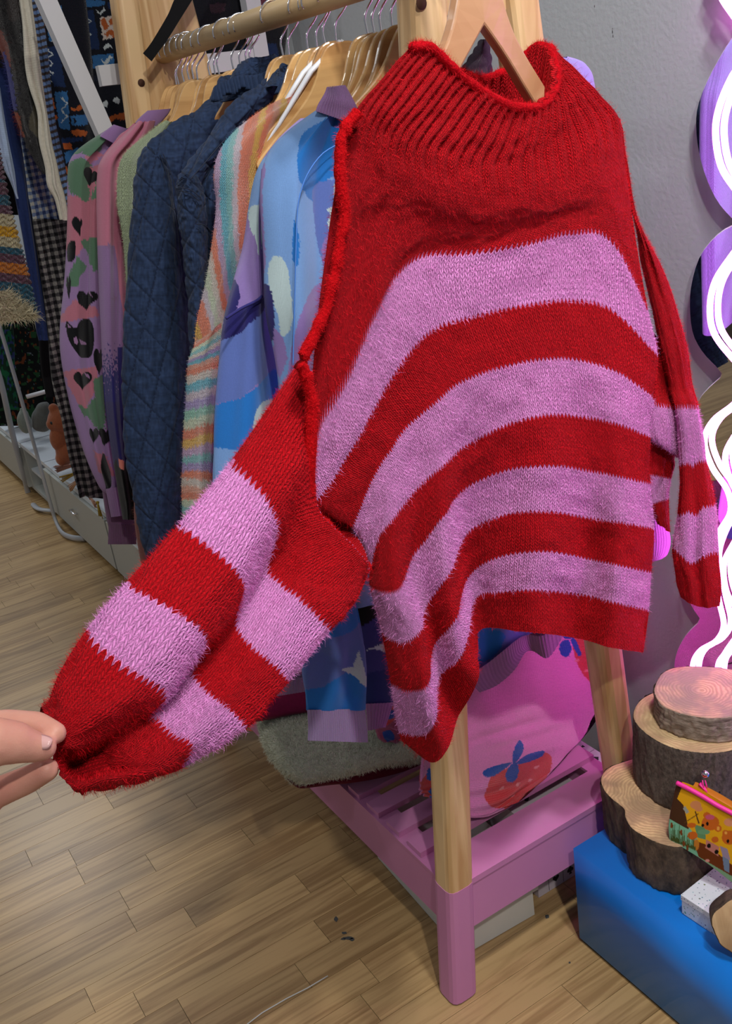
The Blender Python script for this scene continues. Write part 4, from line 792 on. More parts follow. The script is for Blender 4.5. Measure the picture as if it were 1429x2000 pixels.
o = s.build('backing', M_woven, rug, DR); o['label'] = 'dark red backing cloth'
mg = garment('folded_cloth', (1.70, -.72, .30), 'dark magenta folded cloth lying between the fleece cushion and the red sleeve', 'cloth')
s = Shell([[(480,1350),(520,1344),(570,1338),(640,1330)], [(484,1380),(525,1376),(570,1368),(640,1360)], [(490,1402),(530,1398),(575,1390),(640,1382)], [(500,1410),(535,1404),(580,1396),(640,1388)]], lambda i, j, px, py: P(px, py, z=[.38, .36, .34, .325][i]), .03, 60, 30, .02, sw=.002, sh=.002)
s.build('folded_layer', M_woven, mg, srgb(120, 18, 62))
sk = garment('strawberry_cloth', (1.42, -.80, .26), 'crumpled pink strawberry-print cloth behind the striped flap of the red jumper', 'cloth')
s = Shell([[(740,1385),(765,1378),(790,1370),(830,1360)], [(735,1410),(765,1405),(795,1400),(835,1400)], [(738,1438),(768,1440),(800,1440),(835,1436)], [(752,1450),(780,1455),(810,1455),(838,1450)]], lambda i, j, px, py: P(px, py, x=1.33), .04, 60, 60, .015, disp=folds(.003, 9, 66), sw=.002, sh=.002)
s.build('cloth_fold', M_terry, sk, painter(srgb(168, 80, 120), [(blob([(740,1385),(770,1380),(775,1405),(750,1415)]), RB), (blob([(752,1392),(770,1388),(772,1402),(756,1404)]), BB), (blob([(748,1432),(765,1428),(772,1444),(756,1450)]), BB)], .6))
# shoe box
M_card = plain('white_card', srgb(214, 212, 204), .55, noise=.02, nscale=15, bump=.05)
sbx = empty('shoe_box', (1.27, -.79, 0), 'white lidded shoe box on the floor under the pink shelf', 'box')
def rot_box(name, c, hx_, hy_, z0, z1, ang, mat, parent, bv=.002):
    bm = box_bm(-hx_, hx_, -hy_, hy_, z0, z1, bv); bmesh.ops.rotate(bm, verts=bm.verts, cent=(0, 0, 0), matrix=Matrix.Rotation(ang, 3, 'Z')); bmesh.ops.translate(bm, verts=bm.verts, vec=(c[0], c[1], 0)); return from_bm(name, bm, mat, parent)
rot_box('box_base', (1.272, -.772), .154, .079, .001, .082, -.05, M_card, sbx); rot_box('lid', (1.272, -.772), .163, .086, .064, .114, -.05, M_card, sbx)
# box printed with spades and hearts
cbx = empty('card_suit_box', (1.42, -1.0, 0), 'white box printed with black spades and hearts behind the shoe box', 'box')
M_suit = plain('suit_paper', srgb(208, 196, 204), .6, noise=.02)
box('box_body', 1.14, 1.50, -1.12, -.876, .001, .165, M_suit, cbx, .002); M_ink = plain('black_ink', (.012, .012, .014), .6)
def spade_pts(s_):
    h = [(x*s_, -y*s_) for x, y in [((16*math.sin(t)**3)/17, -(13*math.cos(t)-5*math.cos(2*t)-2*math.cos(3*t)-math.cos(4*t))/17) for t in np.linspace(0, 2*math.pi, 24, endpoint=False)]]
    return h
def suit(u, v, s_, face, spade):
    pts = [((x), (-y if spade else y)) for x, y in spade_pts(s_)]
    if face == 'f': V = [(1.1396, u+x, v+y) for x, y in pts]
    else: V = [(u+x, v+y, .1654) for x, y in pts]
    F1 = [tuple(range(len(V)))]
    if spade:
        b = len(V); q = [(-.1, -.2), (.1, -.2), (.45, -1.35), (-.45, -1.35)]
        V += [((1.1396, u+x*s_, v+y*s_) if face == 'f' else (u+x*s_, v+y*s_, .1654)) for x, y in q]; F1.append((b, b+1, b+2, b+3))
    return V, F1
k = 0
for face, us, vs2 in (('f', np.arange(-1.10, -.885, .036), np.arange(.022, .16, .034)), ('t', np.arange(1.165, 1.49, .045), np.arange(-1.10, -.885, .045))):
    V_, F_ = [], []
    for u in us:
        for v in vs2:
            k += 1; a, b_ = suit(u+(.018 if int(round(v*100)) % 2 else 0)*.4, v, .0085, face, k % 2); n = len(V_); V_ += a; F_ += [tuple(n+i for i in f) for f in b_]
    for u in us:
        q = [(1.1396, u+.0175, .003), (1.1396, u+.0185, .003), (1.1396, u+.0185, .163), (1.1396, u+.0175, .163)] if face == 'f' else [(u+.022, -1.118, .1654), (u+.023, -1.118, .1654), (u+.023, -.878, .1654), (u+.022, -.878, .1654)]
        n = len(V_); V_ += q; F_.append((n, n+1, n+2, n+3))
    o = mesh('printed_suits', V_, F_, M_ink, cbx, smooth=False); o['kind'] = 'stuff'

# ================================================================== BLUE PLINTH, LOGS, TERRAZZO BOX, POUCH
M_blue = plain('blue_gloss', srgb(8, 134, 238), .42, coat=.12, noise=.02, nscale=6)
pl_ = empty('blue_plinth', (.6, -1.05, 0), 'glossy blue box plinth on the floor at the right', 'plinth')
box('plinth_box', .16, 1.018, -1.242, -.864, .008, .208, M_blue, pl_, .008, 4, True)
box('base_strip', .165, 1.012, -1.238, -.868, 0, .009, plain('black_rubber', (.02, .02, .02), .7), pl_, 0)
M_end = wood('log_end', srgb(206, 176, 140), srgb(150, 122, 96), 'y', .8, .35, bump=.3)
def bark_mat(name, c1, c2, sc, st=1.0):
    m, nt, b = newmat(name); tc = N(nt, 'ShaderNodeTexCoord'); mp = N(nt, 'ShaderNodeMapping'); mp.inputs['Scale'].default_value = sc; nt.links.new(tc.outputs['Object'], mp.inputs[0])
    n1 = N(nt, 'ShaderNodeTexNoise'); n1.inputs['Scale'].default_value = 1; n1.inputs['Detail'].default_value = 8; n1.inputs['Roughness'].default_value = .7; nt.links.new(mp.outputs[0], n1.inputs['Vector'])
    rp = N(nt, 'ShaderNodeValToRGB'); rp.color_ramp.elements[0].position = .35; rp.color_ramp.elements[1].position = .68; rp.color_ramp.elements[0].color = (*c2, 1); rp.color_ramp.elements[1].color = (*c1, 1)
    nt.links.new(n1.outputs[0], rp.inputs[0]); nt.links.new(rp.outputs[0], b.inputs['Base Color']); b.inputs['Roughness'].default_value = .9
    bp = N(nt, 'ShaderNodeBump'); bp.inputs['Strength'].default_value = st; bp.inputs['Distance'].default_value = .004; nt.links.new(n1.outputs[0], bp.inputs['Height']); nt.links.new(bp.outputs[0], b.inputs['Normal']); return m
def log_slice(label, top, z0, z1, bark, seed, end=None, taper=.0):
    """slice of trunk: outline of the cut face (world xy), bark wall with relief, growth rings cut as fine grooves"""
    O = cr(np.array(top, float), 160, closed=True); c = O.mean(0); r = empty('log_slice', (c[0], c[1], z0), label, 'log', None)
    nz = 26; V, Fc = [], []; n = len(O); th = np.linspace(0, 2*math.pi, n, endpoint=False)
    for i in range(nz):
        t = i/(nz-1); z = z0+(z1-z0)*t; d = .0035*noise2(np.cos(th)*7+9, np.sin(th)*7+t*3, seed)+.0035*noise2(np.cos(th)*22+30, np.sin(th)*22+t*6, seed+1)
        if i in (0, nz-1): d = d-.0012
        k = 1+taper*(1-t)
        for j in range(n):
            dv = O[j]-c; L = np.linalg.norm(dv); q = c+dv*(k+d[j]/L); V.append((q[0], q[1], z))
    for i in range(nz-1):
        for j in range(n): Fc.append((i*n+j, i*n+(j+1) % n, (i+1)*n+(j+1) % n, (i+1)*n+j))
    Fc.append(tuple(range(n))[::-1]); mesh('bark', V, Fc, bark, r)
    V, Fc = [], []; rings = 34
    for i in range(rings+1):
        t = 1-i/(rings+.0); rr_ = t if i < rings else 0
        for j in range(n):
            q = c+(O[j]-c)*(.985*rr_); V.append((q[0], q[1], z1+.0006-(.0012 if i == 0 else 0)+.0004*(i % 2)+.0006*noise2(q[0]*60, q[1]*60, seed)))
    for i in range(rings):
        for j in range(n): Fc.append((i*n+j, i*n+(j+1) % n, (i+1)*n+(j+1) % n, (i+1)*n+j))
    e = mesh('cut_face', V, Fc, end or M_end, r); e['label'] = 'pale sawn face with growth rings'; return r
def ring_mat(name, c, c1, c2, c3):
    m, nt, b = newmat(name); tc = N(nt, 'ShaderNodeTexCoord'); mp = N(nt, 'ShaderNodeMapping'); mp.inputs['Location'].default_value = (-c[0], -c[1], 0); nt.links.new(tc.outputs['Object'], mp.inputs[0])
    wv = N(nt, 'ShaderNodeTexWave', wave_type='RINGS', rings_direction='Z'); wv.inputs['Scale'].default_value = 55; wv.inputs['Distortion'].default_value = 11; wv.inputs['Detail'].default_value = 3; wv.inputs['Detail Scale'].default_value = .6; nt.links.new(mp.outputs[0], wv.inputs['Vector'])
    nz = N(nt, 'ShaderNodeTexNoise'); nz.inputs['Scale'].default_value = 22; nz.inputs['Detail'].default_value = 6; nt.links.new(tc.outputs['Object'], nz.inputs['Vector'])
    a = mixc(nt, wv.outputs[0], c1, c2); rp = N(nt, 'ShaderNodeValToRGB'); rp.color_ramp.elements[0].position = .40; rp.color_ramp.elements[1].position = .60; nt.links.new(nz.outputs[0], rp.inputs[0])
    col = mixc(nt, math_(nt, 'MULTIPLY', rp.outputs[0], .8), a, c3); nt.links.new(col, b.inputs['Base Color']); b.inputs['Roughness'].default_value = .8
    bp = N(nt, 'ShaderNodeBump'); bp.inputs['Strength'].default_value = .3; bp.inputs['Distance'].default_value = .001; nt.links.new(wv.outputs[0], bp.inputs['Height']); nt.links.new(bp.outputs[0], b.inputs['Normal']); return m
def outline(pts, z): return [tuple(P(a, b_, z=z)[:2]) for a, b_ in pts]
BK1 = bark_mat('rough_bark', srgb(112, 92, 74), srgb(44, 34, 26), (45, 45, 26)); BK2 = bark_mat('fine_bark', srgb(112, 98, 88), srgb(62, 52, 46), (170, 170, 120), .8); BK3 = bark_mat('birch_bark', srgb(176, 158, 142), srgb(92, 76, 62), (35, 35, 190), .6)
z1 = .209+.098; t1 = outline([(1172,1520),(1178,1542),(1195,1561),(1217,1579),(1220,1596),(1232,1617),(1256,1633),(1290,1649),(1330,1655),(1375,1642),(1420,1610),(1448,1560),(1440,1505),(1400,1475),(1350,1462),(1290,1464),(1225,1484),(1185,1500)], z1)
log_slice('bottom log slice of the stack, darkest bark, lying on the blue plinth', t1, .209, z1, BK1, 5, ring_mat('rings_a', np.mean(t1, 0), srgb(216, 178, 132), srgb(186, 148, 108), srgb(150, 120, 92)), -.03)
z2 = z1+.0015+.122; t2 = outline([(1237,1385),(1238,1408),(1262,1434),(1300,1456),(1345,1468),(1395,1471),(1440,1462),(1480,1435),(1492,1400),(1470,1365),(1420,1345),(1350,1340),(1290,1348),(1255,1362)], z2)
log_slice('middle log of the stack, tall with fine grey bark', t2, z1+.0015, z2, BK2, 6, ring_mat('rings_b', np.mean(t2, 0), srgb(206, 178, 132), srgb(186, 156, 112), srgb(160, 130, 96)), .03)
z3 = z2+.0015+.045; t3 = outline([(1276,1350),(1284,1325),(1298,1310),(1325,1302),(1370,1301),(1430,1307),(1475,1320),(1495,1345),(1480,1375),(1440,1398),(1396,1403),(1352,1399),(1315,1389),(1290,1376)], z3)
log_slice('top log slice of the stack, thin pale birch disc', t3, z2+.0015, z3, BK3, 7, ring_mat('rings_c', np.mean(t3, 0), srgb(214, 172, 142), srgb(184, 140, 116), srgb(146, 122, 116)), .0)
# terrazzo box
M_tz, nt, b = newmat('terrazzo'); tc = N(nt, 'ShaderNodeTexCoord'); vo = N(nt, 'ShaderNodeTexVoronoi'); vo.inputs['Scale'].default_value = 190; nt.links.new(tc.outputs['Object'], vo.inputs['Vector'])
v2_ = N(nt, 'ShaderNodeTexVoronoi'); v2_.inputs['Scale'].default_value = 90; nt.links.new(tc.outputs['Object'], v2_.inputs['Vector'])
fl = math_(nt, 'MAXIMUM', math_(nt, 'LESS_THAN', vo.outputs['Distance'], .2), math_(nt, 'LESS_THAN', v2_.outputs['Distance'], .14)); c_ = mixc(nt, fl, srgb(212, 216, 222), mixc(nt, .75, vo.outputs['Color'], srgb(70, 84, 100))); nt.links.new(c_, b.inputs['Base Color']); b.inputs['Roughness'].default_value = .35
tz = empty('speckled_box', P(1390, 1790, z=.21), 'white speckled terrazzo-look box on the front edge of the blue plinth', 'box')
A_, B_ = P(1331, 1784, z=.209), P(1413, 1839, z=.209); dx = (B_-A_); dx[2] = 0; L = np.linalg.norm(dx); dx /= L; dy = np.array([dx[1], -dx[0], 0]); dy = dy if (dy @ (A_-CAM)) > 0 else -dy
Lx = L*1.9; W_ = .10
prism('box_body', [A_+np.array([0, 0, .0005]), A_+dx*Lx+np.array([0, 0, .0005]), A_+dx*Lx+dy*W_+np.array([0, 0, .0005]), A_+dy*W_+np.array([0, 0, .0005])], (0, 0, .026), M_tz, tz, .0008)
e_ = .001; prism('lid', [A_-dx*e_-dy*e_+np.array([0, 0, .0268]), A_+dx*(Lx+e_)-dy*e_+np.array([0, 0, .0268]), A_+dx*(Lx+e_)+dy*(W_+e_)+np.array([0, 0, .0268]), A_-dx*e_+dy*(W_+e_)+np.array([0, 0, .0268])], (0, 0, .0105), M_tz, tz, .0008)
# small log disc standing on its edge at the frame's edge
C0 = P(1452, 1812, d=depth(P(1413, 1839, z=.209))-.055); nrm = np.array([-.62, .62, .25]); nrm /= np.linalg.norm(nrm)
ua = np.cross(nrm, [0, 0, 1]); ua /= np.linalg.norm(ua); va = np.cross(ua, nrm); sl = empty('log_slice', C0, 'small log disc turned towards the camera at the right edge', 'log')
V, Fc = [], []; n = 64
for i, (k, off) in enumerate(((.9, -.03), (1, -.028), (1.0, -.01), (1.0, -.001), (.965, 0), (.94, .0006))):
    for j in range(n):
        t = 2*math.pi*j/n; R = .041*(1+.06*math.sin(3*t+1)+.03*math.sin(7*t)+.03*float(noise2(math.cos(t)*9+i*.6, math.sin(t)*9, 3)))*k; V.append(C0+ua*R*math.cos(t)+va*R*1.15*math.sin(t)+nrm*off)
for i in range(4):
    for j in range(n): Fc.append((i*n+j, (i)*n+(j+1) % n, (i+1)*n+(j+1) % n, (i+1)*n+j))
Fc.append(tuple(range(n))[::-1]); mesh('bark', V[:5*n], Fc, BK1, sl)
V2 = V[4*n:6*n]+[C0+nrm*.0008]; F2 = [(j, (j+1) % n, n+(j+1) % n, n+j) for j in range(n)]+[(n+j, n+(j+1) % n, 2*n) for j in range(n)]
mesh('cut_face', V2, F2, wood('disc_end', srgb(206, 172, 130), srgb(176, 140, 100), 'z', .8, .5, bump=.2), sl)
# zipped pouch
dP = depth(P(1302, 1650, z=z1))
po = garment('zip_pouch', P(1380, 1620, d=dP), 'zipped pouch with a yellow picture of brown bears and a hot pink zip', 'pouch')
prow = [[(1321,1530),(1345,1542),(1372,1557),(1400,1574),(1430,1590),(1470,1612)], [(1314,1560),(1340,1574),(1370,1590),(1400,1607),(1430,1625),(1468,1648)], [(1308,1590),(1336,1606),(1368,1622),(1398,1640),(1430,1658),(1466,1682)], [(1305,1618),(1334,1634),(1366,1650),(1398,1670),(1430,1692),(1464,1714)], [(1307,1640),(1334,1656),(1366,1676),(1398,1699),(1430,1724),(1462,1744)]]
def pdep(i, j, px, py): return P(px, py, d=dP-.02-.012*j+.006*i)
ORG, BRN, TEAL, YEL = srgb(196, 96, 30), srgb(110, 52, 20), srgb(118, 178, 146), srgb(222, 160, 24)
def pouchpaint(px, py, U, V):
    E = lambda cx, cy, rx, ry: [(cx+rx*math.cos(t), cy+ry*math.sin(t)) for t in np.linspace(0, 2*math.pi, 20, endpoint=False)]
    sh = [([(1295,1590),(1345,1615),(1362,1640),(1368,1685),(1300,1660)], TEAL), ([(1310,1520),(1332,1535),(1322,1560),(1334,1572),(1345,1620),(1304,1598)], srgb(70, 42, 26)), ([(1352,1640),(1380,1650),(1430,1690),(1480,1710),(1480,1770),(1430,1722),(1370,1690)], srgb(104, 48, 18)), ([(1362,1672),(1430,1712),(1480,1745),(1480,1780),(1430,1730),(1360,1688)], srgb(120, 156, 120)),
          (E(1358,1572,11,8), srgb(206,132,84)), (E(1364,1580,8,5), srgb(206,132,84)), (E(1425,1606,12,8), srgb(214,140,104)), ([(1333,1579),(1338,1574),(1345,1586),(1340,1590)], srgb(150,150,140)),
          ([(1355,1610),(1376,1616),(1378,1640),(1362,1636)], srgb(96,138,96)), (E(1350,1612,9,5), ORG), (E(1352,1632,10,8), ORG), (E(1359,1650,6,11), srgb(190,118,40)),
          (E(1387,1607,17,15), ORG), (E(1380,1592,7,6), ORG), (E(1402,1618,7,7), ORG), (E(1386,1596,9,5), srgb(200,84,110)), (E(1402,1618,3,4), srgb(232,160,70)), (E(1381,1609,2.5,4), BLK), (E(1372,1612,3,3), BLK), (E(1374,1625,12,5), srgb(104,150,110)), (E(1396,1640,7,6), ORG),
          ([(1379,1640),(1404,1654),(1402,1672),(1377,1656)], srgb(190,120,108)), (E(1384,1652,4,4.5), BLK), (E(1399,1664,4,4.5), BLK), (E(1424,1636,15,14), ORG), (E(1416,1627,6,6), ORG), (E(1417,1627,3,3), srgb(232,160,70)), (E(1421,1643,2.5,4), BLK), ([(1405,1652),(1420,1658),(1426,1680),(1412,1676)], srgb(150,130,150)), ([(1410,1672),(1424,1680),(1424,1705),(1414,1700)], srgb(110,126,150)), (E(1381,1681,4,3), srgb(214,140,130))]
    for k in range(16): x = 1309+k*3.1; sh.append(([(x, 1640+k*1.2), (x+2, 1618+k*2.2-10*(k % 3)), (x+3.4, 1644+k*1.3)], srgb(66, 84, 40)))
    for cx, cy in ((1311, 1612), (1330, 1626), (1342, 1656), (1335, 1648)): sh.append((E(cx, cy, 2.4, 6), srgb(120, 62, 28)))
    sh += [([(1336,1606),(1364,1588),(1364,1590),(1336,1608)], srgb(90,56,26)), ([(1358,1584),(1366,1608),(1363,1609),(1356,1585)], srgb(90,56,26))]
    return painter(YEL, sh, 0)(px, py, U, V)
s = Shell(prow, pdep, .022, 150, 130, .006, sw=.001, sh=.001)
M_vin = attr_mat('printed_vinyl', .3); o = s.build('printed_panel', M_vin, po, pouchpaint); o['label'] = 'printed picture of two brown bears with a radio'
M_zip = plain('hot_pink', srgb(236, 44, 150), .5)
zf = cr(np.array([pdep(0, j, *prow[0][j])+np.array([0, 0, .001]) for j in range(6)]), 30); tube('zip_tape', zf, .0036, M_zip, po, seg=10)
zb = cr(np.array([P(a, b_, d=dP+.004-.010*k) for k, (a, b_) in enumerate([(1360,1534),(1385,1548),(1410,1563),(1436,1580),(1470,1600)])]), 30); tube('zip_tape', zb, .0034, M_zip, po, seg=10)
s = Shell([[tuple(np.array(p)+(36, -2)) for p in prow[0]], [tuple(np.array(p)+(30, 6)) for p in prow[0]], [tuple(np.array(p)+(8, 14)) for p in prow[0]]], lambda i, j, px, py: P(px, py, d=dP-.004-.010*j), .004, 40, 12, .0, sw=.001, sh=.001); s.build('back_panel', M_vin, po, srgb(196, 120, 40))
q0 = P(1378, 1545, d=dP-.012)
for sg in (-1, 1): tube('pull_bar', [q0+MR[0]*.003*sg, P(1374, 1524, d=dP-.016)+MR[0]*.002*sg], .0009, M_zip, po, seg=8)
tube('slider', [P(1366, 1530, d=dP-.01), P(1386, 1552, d=dP-.014)], [.0035, .0028], M_zip, po, seg=10, flat=.6)
bm = bmesh.new(); bmesh.ops.create_uvsphere(bm, u_segments=20, v_segments=12, radius=.0062); bmesh.ops.translate(bm, verts=bm.verts, vec=[float(a) for a in P(1377, 1511, d=dP-.018)]); o = from_bm('pull_ball', bm, M_chr, po, True); o['label'] = 'silver ball on the zip pull'
gl = garment('dark_glasses', P(1395, 1535, d=dP+.04), 'pair of black glossy rounds lying behind the pink zip', 'sunglasses')
for cx, cy in ((1368, 1517), (1398, 1538)):
    bm = bmesh.new(); bmesh.ops.create_uvsphere(bm, u_segments=20, v_segments=12, radius=.012); bmesh.ops.scale(bm, verts=bm.verts, vec=(1.2, .9, .8)); bmesh.ops.translate(bm, verts=bm.verts, vec=[float(a) for a in P(cx, cy, d=dP+.03)]); from_bm('lens', bm, plain('black_gloss', (.01, .01, .014), .12), gl, True)
tube('bridge', [P(1368, 1517, d=dP+.03), P(1398, 1538, d=dP+.03)], .003, plain('black_gloss', (.01, .01, .014), .12), gl)
tg = garment('brown_card', P(1420, 1530, d=dP+.07), 'small brown card tag standing behind the pouch at the right edge', 'card')
s = Shell([[(1396,1518),(1402,1514),(1410,1516),(1450,1530)], [(1398,1545),(1410,1548),(1425,1552),(1450,1565)], [(1402,1570),(1412,1575),(1425,1580),(1450,1595)]], lambda i, j, px, py: P(px, py, d=dP+.06), .0015, 20, 20, 0, sw=.01, sh=.01); s.build('card_sheet', plain('brown_card', srgb(84, 52, 36), .5), tg)
tube('foil_edge', [P(1396, 1520, d=dP+.058), P(1403, 1514, d=dP+.058), P(1412, 1515, d=dP+.058), P(1436, 1526, d=dP+.058)], .0008, M_chr, tg)

# ================================================================== WAVY MIRROR WITH NEON
MY = WALL_Y+.018
def onwall(pts, y=MY): return [P(a, b_, y=y) for a, b_ in pts]
mr = empty('wavy_mirror', (.88, MY, .8), 'wavy-edged wall mirror with white neon wave tubes glowing pink', 'mirror')
left = onwall([(1405,-75),(1385,-60),(1380,-40),(1392,-18),(1413,0),(1440,24),(1446,50)])
left = [tuple(p) for p in cr(np.array(left), 24)]
def seg_(pts, n=26): return [tuple(p) for p in cr(np.array(onwall(pts)), n)]
left += seg_([(1440,62),(1420,88),(1385,150),(1363,205),(1359,248),(1364,295),(1378,345),(1400,392),(1429,426),(1441,431)])
left += seg_([(1438,438),(1402,458),(1367,500),(1350,555),(1347,605),(1353,652),(1372,688),(1398,716),(1409,730)], 24)
left += seg_([(1406,738),(1378,764),(1364,785),(1352,835),(1350,890),(1358,940),(1375,985),(1392,1008)], 20)
left += seg_([(1386,1020),(1360,1045),(1342,1085),(1336,1130),(1346,1175),(1366,1208)], 18)
left += seg_([(1362,1218),(1340,1240),(1324,1268),(1317,1296),(1318,1330),(1330,1380),(1350,1400)], 18)
xc_ = .80; zs_ = [p[2] for p in left]
right = [(2*xc_-p[0], p[1], p[2]) for p in left[::-1]]
M_mir = plain('mirror_silver', (.90, .90, .92), .015, metal=1)
prism('mirror_sheet', left+right, (0, -.006, 0), M_mir, mr)
M_edge = plain('mirror_edge', srgb(226, 226, 236), .2)
V, Fc = tube_geo([np.array(p)+np.array([0, -.003, 0]) for p in left+right+[left[0]]], .0022, 6, up=(0, 1, 0)); mesh('mirror_rim', V, Fc, M_edge, mr)
for xx in (.75, .9):
    for zz in (.6, 1.2): box('standoff', xx-.01, xx+.01, WALL_Y, MY-.007, zz-.01, zz+.01, M_edge, mr, 0)
m_, nt, b = newmat('neon_white'); b.inputs['Base Color'].default_value = (.9, .7, .9, 1); b.inputs['Emission Color'].default_value = (1.0, .20, .86, 1); b.inputs['Emission Strength'].default_value = 14
NEON = m_
def neon(pts, y=MY+.009, r=.0048, shift=0):
    p = cr(np.array([P(a, b_, y=y) for a, b_ in pts]), 160); p[:, 0] += shift; o = tube('neon_tube', p, r, NEON, mr, seg=12, up=(0, 1, 0)); return o
outer = [(1440,-60),(1405,-20),(1440,40),(1470,85),(1429,150),(1404,210),(1397,262),(1408,325),(1440,375),(1480,430),(1432,495),(1396,550),(1386,605),(1396,655),(1440,710),(1475,745),(1432,790),(1392,822),(1375,862),(1390,912),(1420,958),(1426,1000),(1404,1040),(1390,1085),(1395,1130),(1404,1175),(1413,1222),(1398,1252),(1366,1272),(1352,1302),(1352,1360)]
neon(outer)
neon([(1480,790),(1435,850),(1416,895),(1432,950),(1470,1000),(1432,1062),(1413,1105),(1420,1160),(1450,1215),(1418,1272),(1402,1300),(1400,1360)])
pr = cr(np.array([P(a, b_, y=MY+.009) for a, b_ in outer]), 160); pr[:, 0] = 2*xc_-pr[:, 0]; tube('neon_tube', pr, .0048, NEON, mr, seg=12, up=(0, 1, 0))
# ================================================================== BACKGROUND: SECOND RACK, CABINETS, TOYS
M_whp = plain('white_metal', srgb(206, 206, 210), .4)
lr = empty('white_rail_frame', P(140, 200, x=2.2), 'white painted ladder-like rail frame leaning behind the pine rack', 'clothes rack')
def bar(name, p, q, wy, wx, mat, parent):
    p, q = np.array(p), np.array(q); V = []
    for c in (p, q):
        for sy, sx_ in ((-1, -1), (1, -1), (1, 1), (-1, 1)): V.append(c+np.array([sx_*wx/2, sy*wy/2, 0]))
    return mesh(name, V, [(0, 1, 2, 3)[::-1], (4, 5, 6, 7), (0, 1, 5, 4), (1, 2, 6, 5), (2, 3, 7, 6), (3, 0, 4, 7)], mat, parent, False)
p0, p1 = P(76, -30, x=2.2), P(205, 262, x=2.2); dl = (p1-p0)/(p0[2]-p1[2]); bar('post', p0, p1+dl*(p1[2]-.9), .036, .03, M_whp, lr)
r0_, r1_ = P(184, 150, x=2.22), P(505, 104, x=2.22); r1_[2] = r0_[2]; bm = box_bm(2.21, 2.23, min(r0_[1], r1_[1]), max(r0_[1], r1_[1])-.01, r0_[2]-.02, r0_[2]+.02, .002); from_bm('rung', bm, M_whp, lr)
bar('post', (2.22, r1_[1]-.0, 1.9), (2.22, r1_[1]-.0, .0), .036, .03, M_whp, lr)
M_whp2 = plain('grey_white_metal', srgb(172, 174, 178), .4)
# sled-foot frames in front of the cabinet
def sled(label, pts, xx=None):
    r = empty('rail_foot_frame', pts[-1], label, 'clothes rack', 'white tube frames in front of the cabinet'); V = cr(np.array(pts), 60); tube('bent_tube', V, .0125, M_whp2, r, seg=10, flat=.6); return r
f1 = P(141, 1050, z=.017); f0 = P(97, 997, z=.017)
up1 = [P(-95, 330, y=f1[1]+.03), P(-50, 470, y=f1[1]+.02), P(-12, 600, y=f1[1]+.015), P(30, 740, y=f1[1]+.012), P(67, 870, y=f1[1]+.01), P(96, 975, y=f1[1]+.006), P(108, 1015, y=f1[1]+.002), P(121, 1040, z=.017), f1, P(165, 1052, z=.017)]
r = sled('white bent tube frame, the nearer one, in front of the open cabinet', up1)
c0 = P(52, 775, y=f1[1]); c1 = P(118, 757, x=c0[0]); tube('cross_bar', [c0, c1, c1+(c1-c0)*.8], .014, M_whp, r, seg=8, flat=.6)
up0 = [P(-110, 420, y=f0[1]+.02), P(-68, 540, y=f0[1]+.015), P(-30, 660, y=f0[1]+.01), P(0, 740, y=f0[1]+.01), P(25, 850, y=f0[1]+.01), P(47, 930, y=f0[1]+.005), P(58, 972, y=f0[1]+.002), P(72, 992, z=.017), f0, P(115, 998, z=.017)]
sled('white bent tube frame, the farther one at the left edge', up0)
# long low white cabinets
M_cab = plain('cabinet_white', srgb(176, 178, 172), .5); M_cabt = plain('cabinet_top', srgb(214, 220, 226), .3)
CYF = -.765
def cabinet(label, x0, x1, top=.25, open_=False):
    r = empty('display_cabinet', ((x0+x1)/2, CYF-.2, 0), label, 'cabinet'); yb = WALL_Y+.01
    box('top_board', x0, x1, yb, CYF+.004, top-.018, top, M_cabt, r, .001); box('bottom_board', x0, x1, yb, CYF, .03, .046, M_cab, r, .001); box('back_board', x0, x1, yb, yb+.01, .046, top-.018, M_cab, r, 0)
    for x in (x0+.009, x1-.009): box('side_board', x-.009, x+.009, yb+.01, CYF, .046, top-.018, M_cab, r, 0)
    box('recessed_plinth', x0+.02, x1-.02, yb, CYF-.06, 0, .03, M_cab, r, 0)
    if open_: box('shelf', x0+.018, x1-.018, yb+.01, CYF-.01, .12, .132, M_cabt, r, 0)
    else:
        w_ = (x1-x0-.008)
        d = box('drawer_front', x0+.004, x0+.004+w_, CYF, CYF+.016, .04, top-.022, M_cab, r, .002)
        tube('handle', [((x0+x1)/2+.03, CYF+.018, .15), ((x0+x1)/2+.03, CYF+.03, .15), ((x0+x1)/2-.03, CYF+.03, .15), ((x0+x1)/2-.03, CYF+.018, .15)], .004, M_chr, d, seg=8)
    return r
cabinet('low white cabinet with a small chrome pull, below the hanging cat jumper', 3.20, 4.02); cabinet('open low white cabinet with an inner shelf', 4.03, 4.42, open_=True); cabinet('low white cabinet at the left edge of the photo', 4.43, 5.6)
cabinet('low white cabinet almost hidden behind the red sleeve', 2.45, 3.19)
# teddy and other plush toys
def plush(name, label, cat, balls, col, group=None):
    r = empty(name, balls[0][0], label, cat, group); bm = bmesh.new()
    for c, rad in balls:
        b2 = bmesh.new(); bmesh.ops.create_icosphere(b2, subdivisions=3, radius=1); me = bpy.data.meshes.new('t'); bmesh.ops.scale(b2, verts=b2.verts, vec=rad if not np.isscalar(rad) else (rad,)*3); bmesh.ops.translate(b2, verts=b2.verts, vec=[float(a) for a in c]); b2.to_mesh(me); b2.free(); bm.from_mesh(me); bpy.data.meshes.remove(me)
    o = from_bm('plush_body', bm, plain(name+'_plush', col, .95, noise=.2, nscale=120, bump=.6, sheen=.3), r, True); md_ = o.modifiers.new('join', 'REMESH'); md_.mode = 'VOXEL'; md_.voxel_size = .006; md_.use_smooth_shade = True; return r
xt = 3.62; T = lambda px, py, x=xt: P(px, py, x=x)
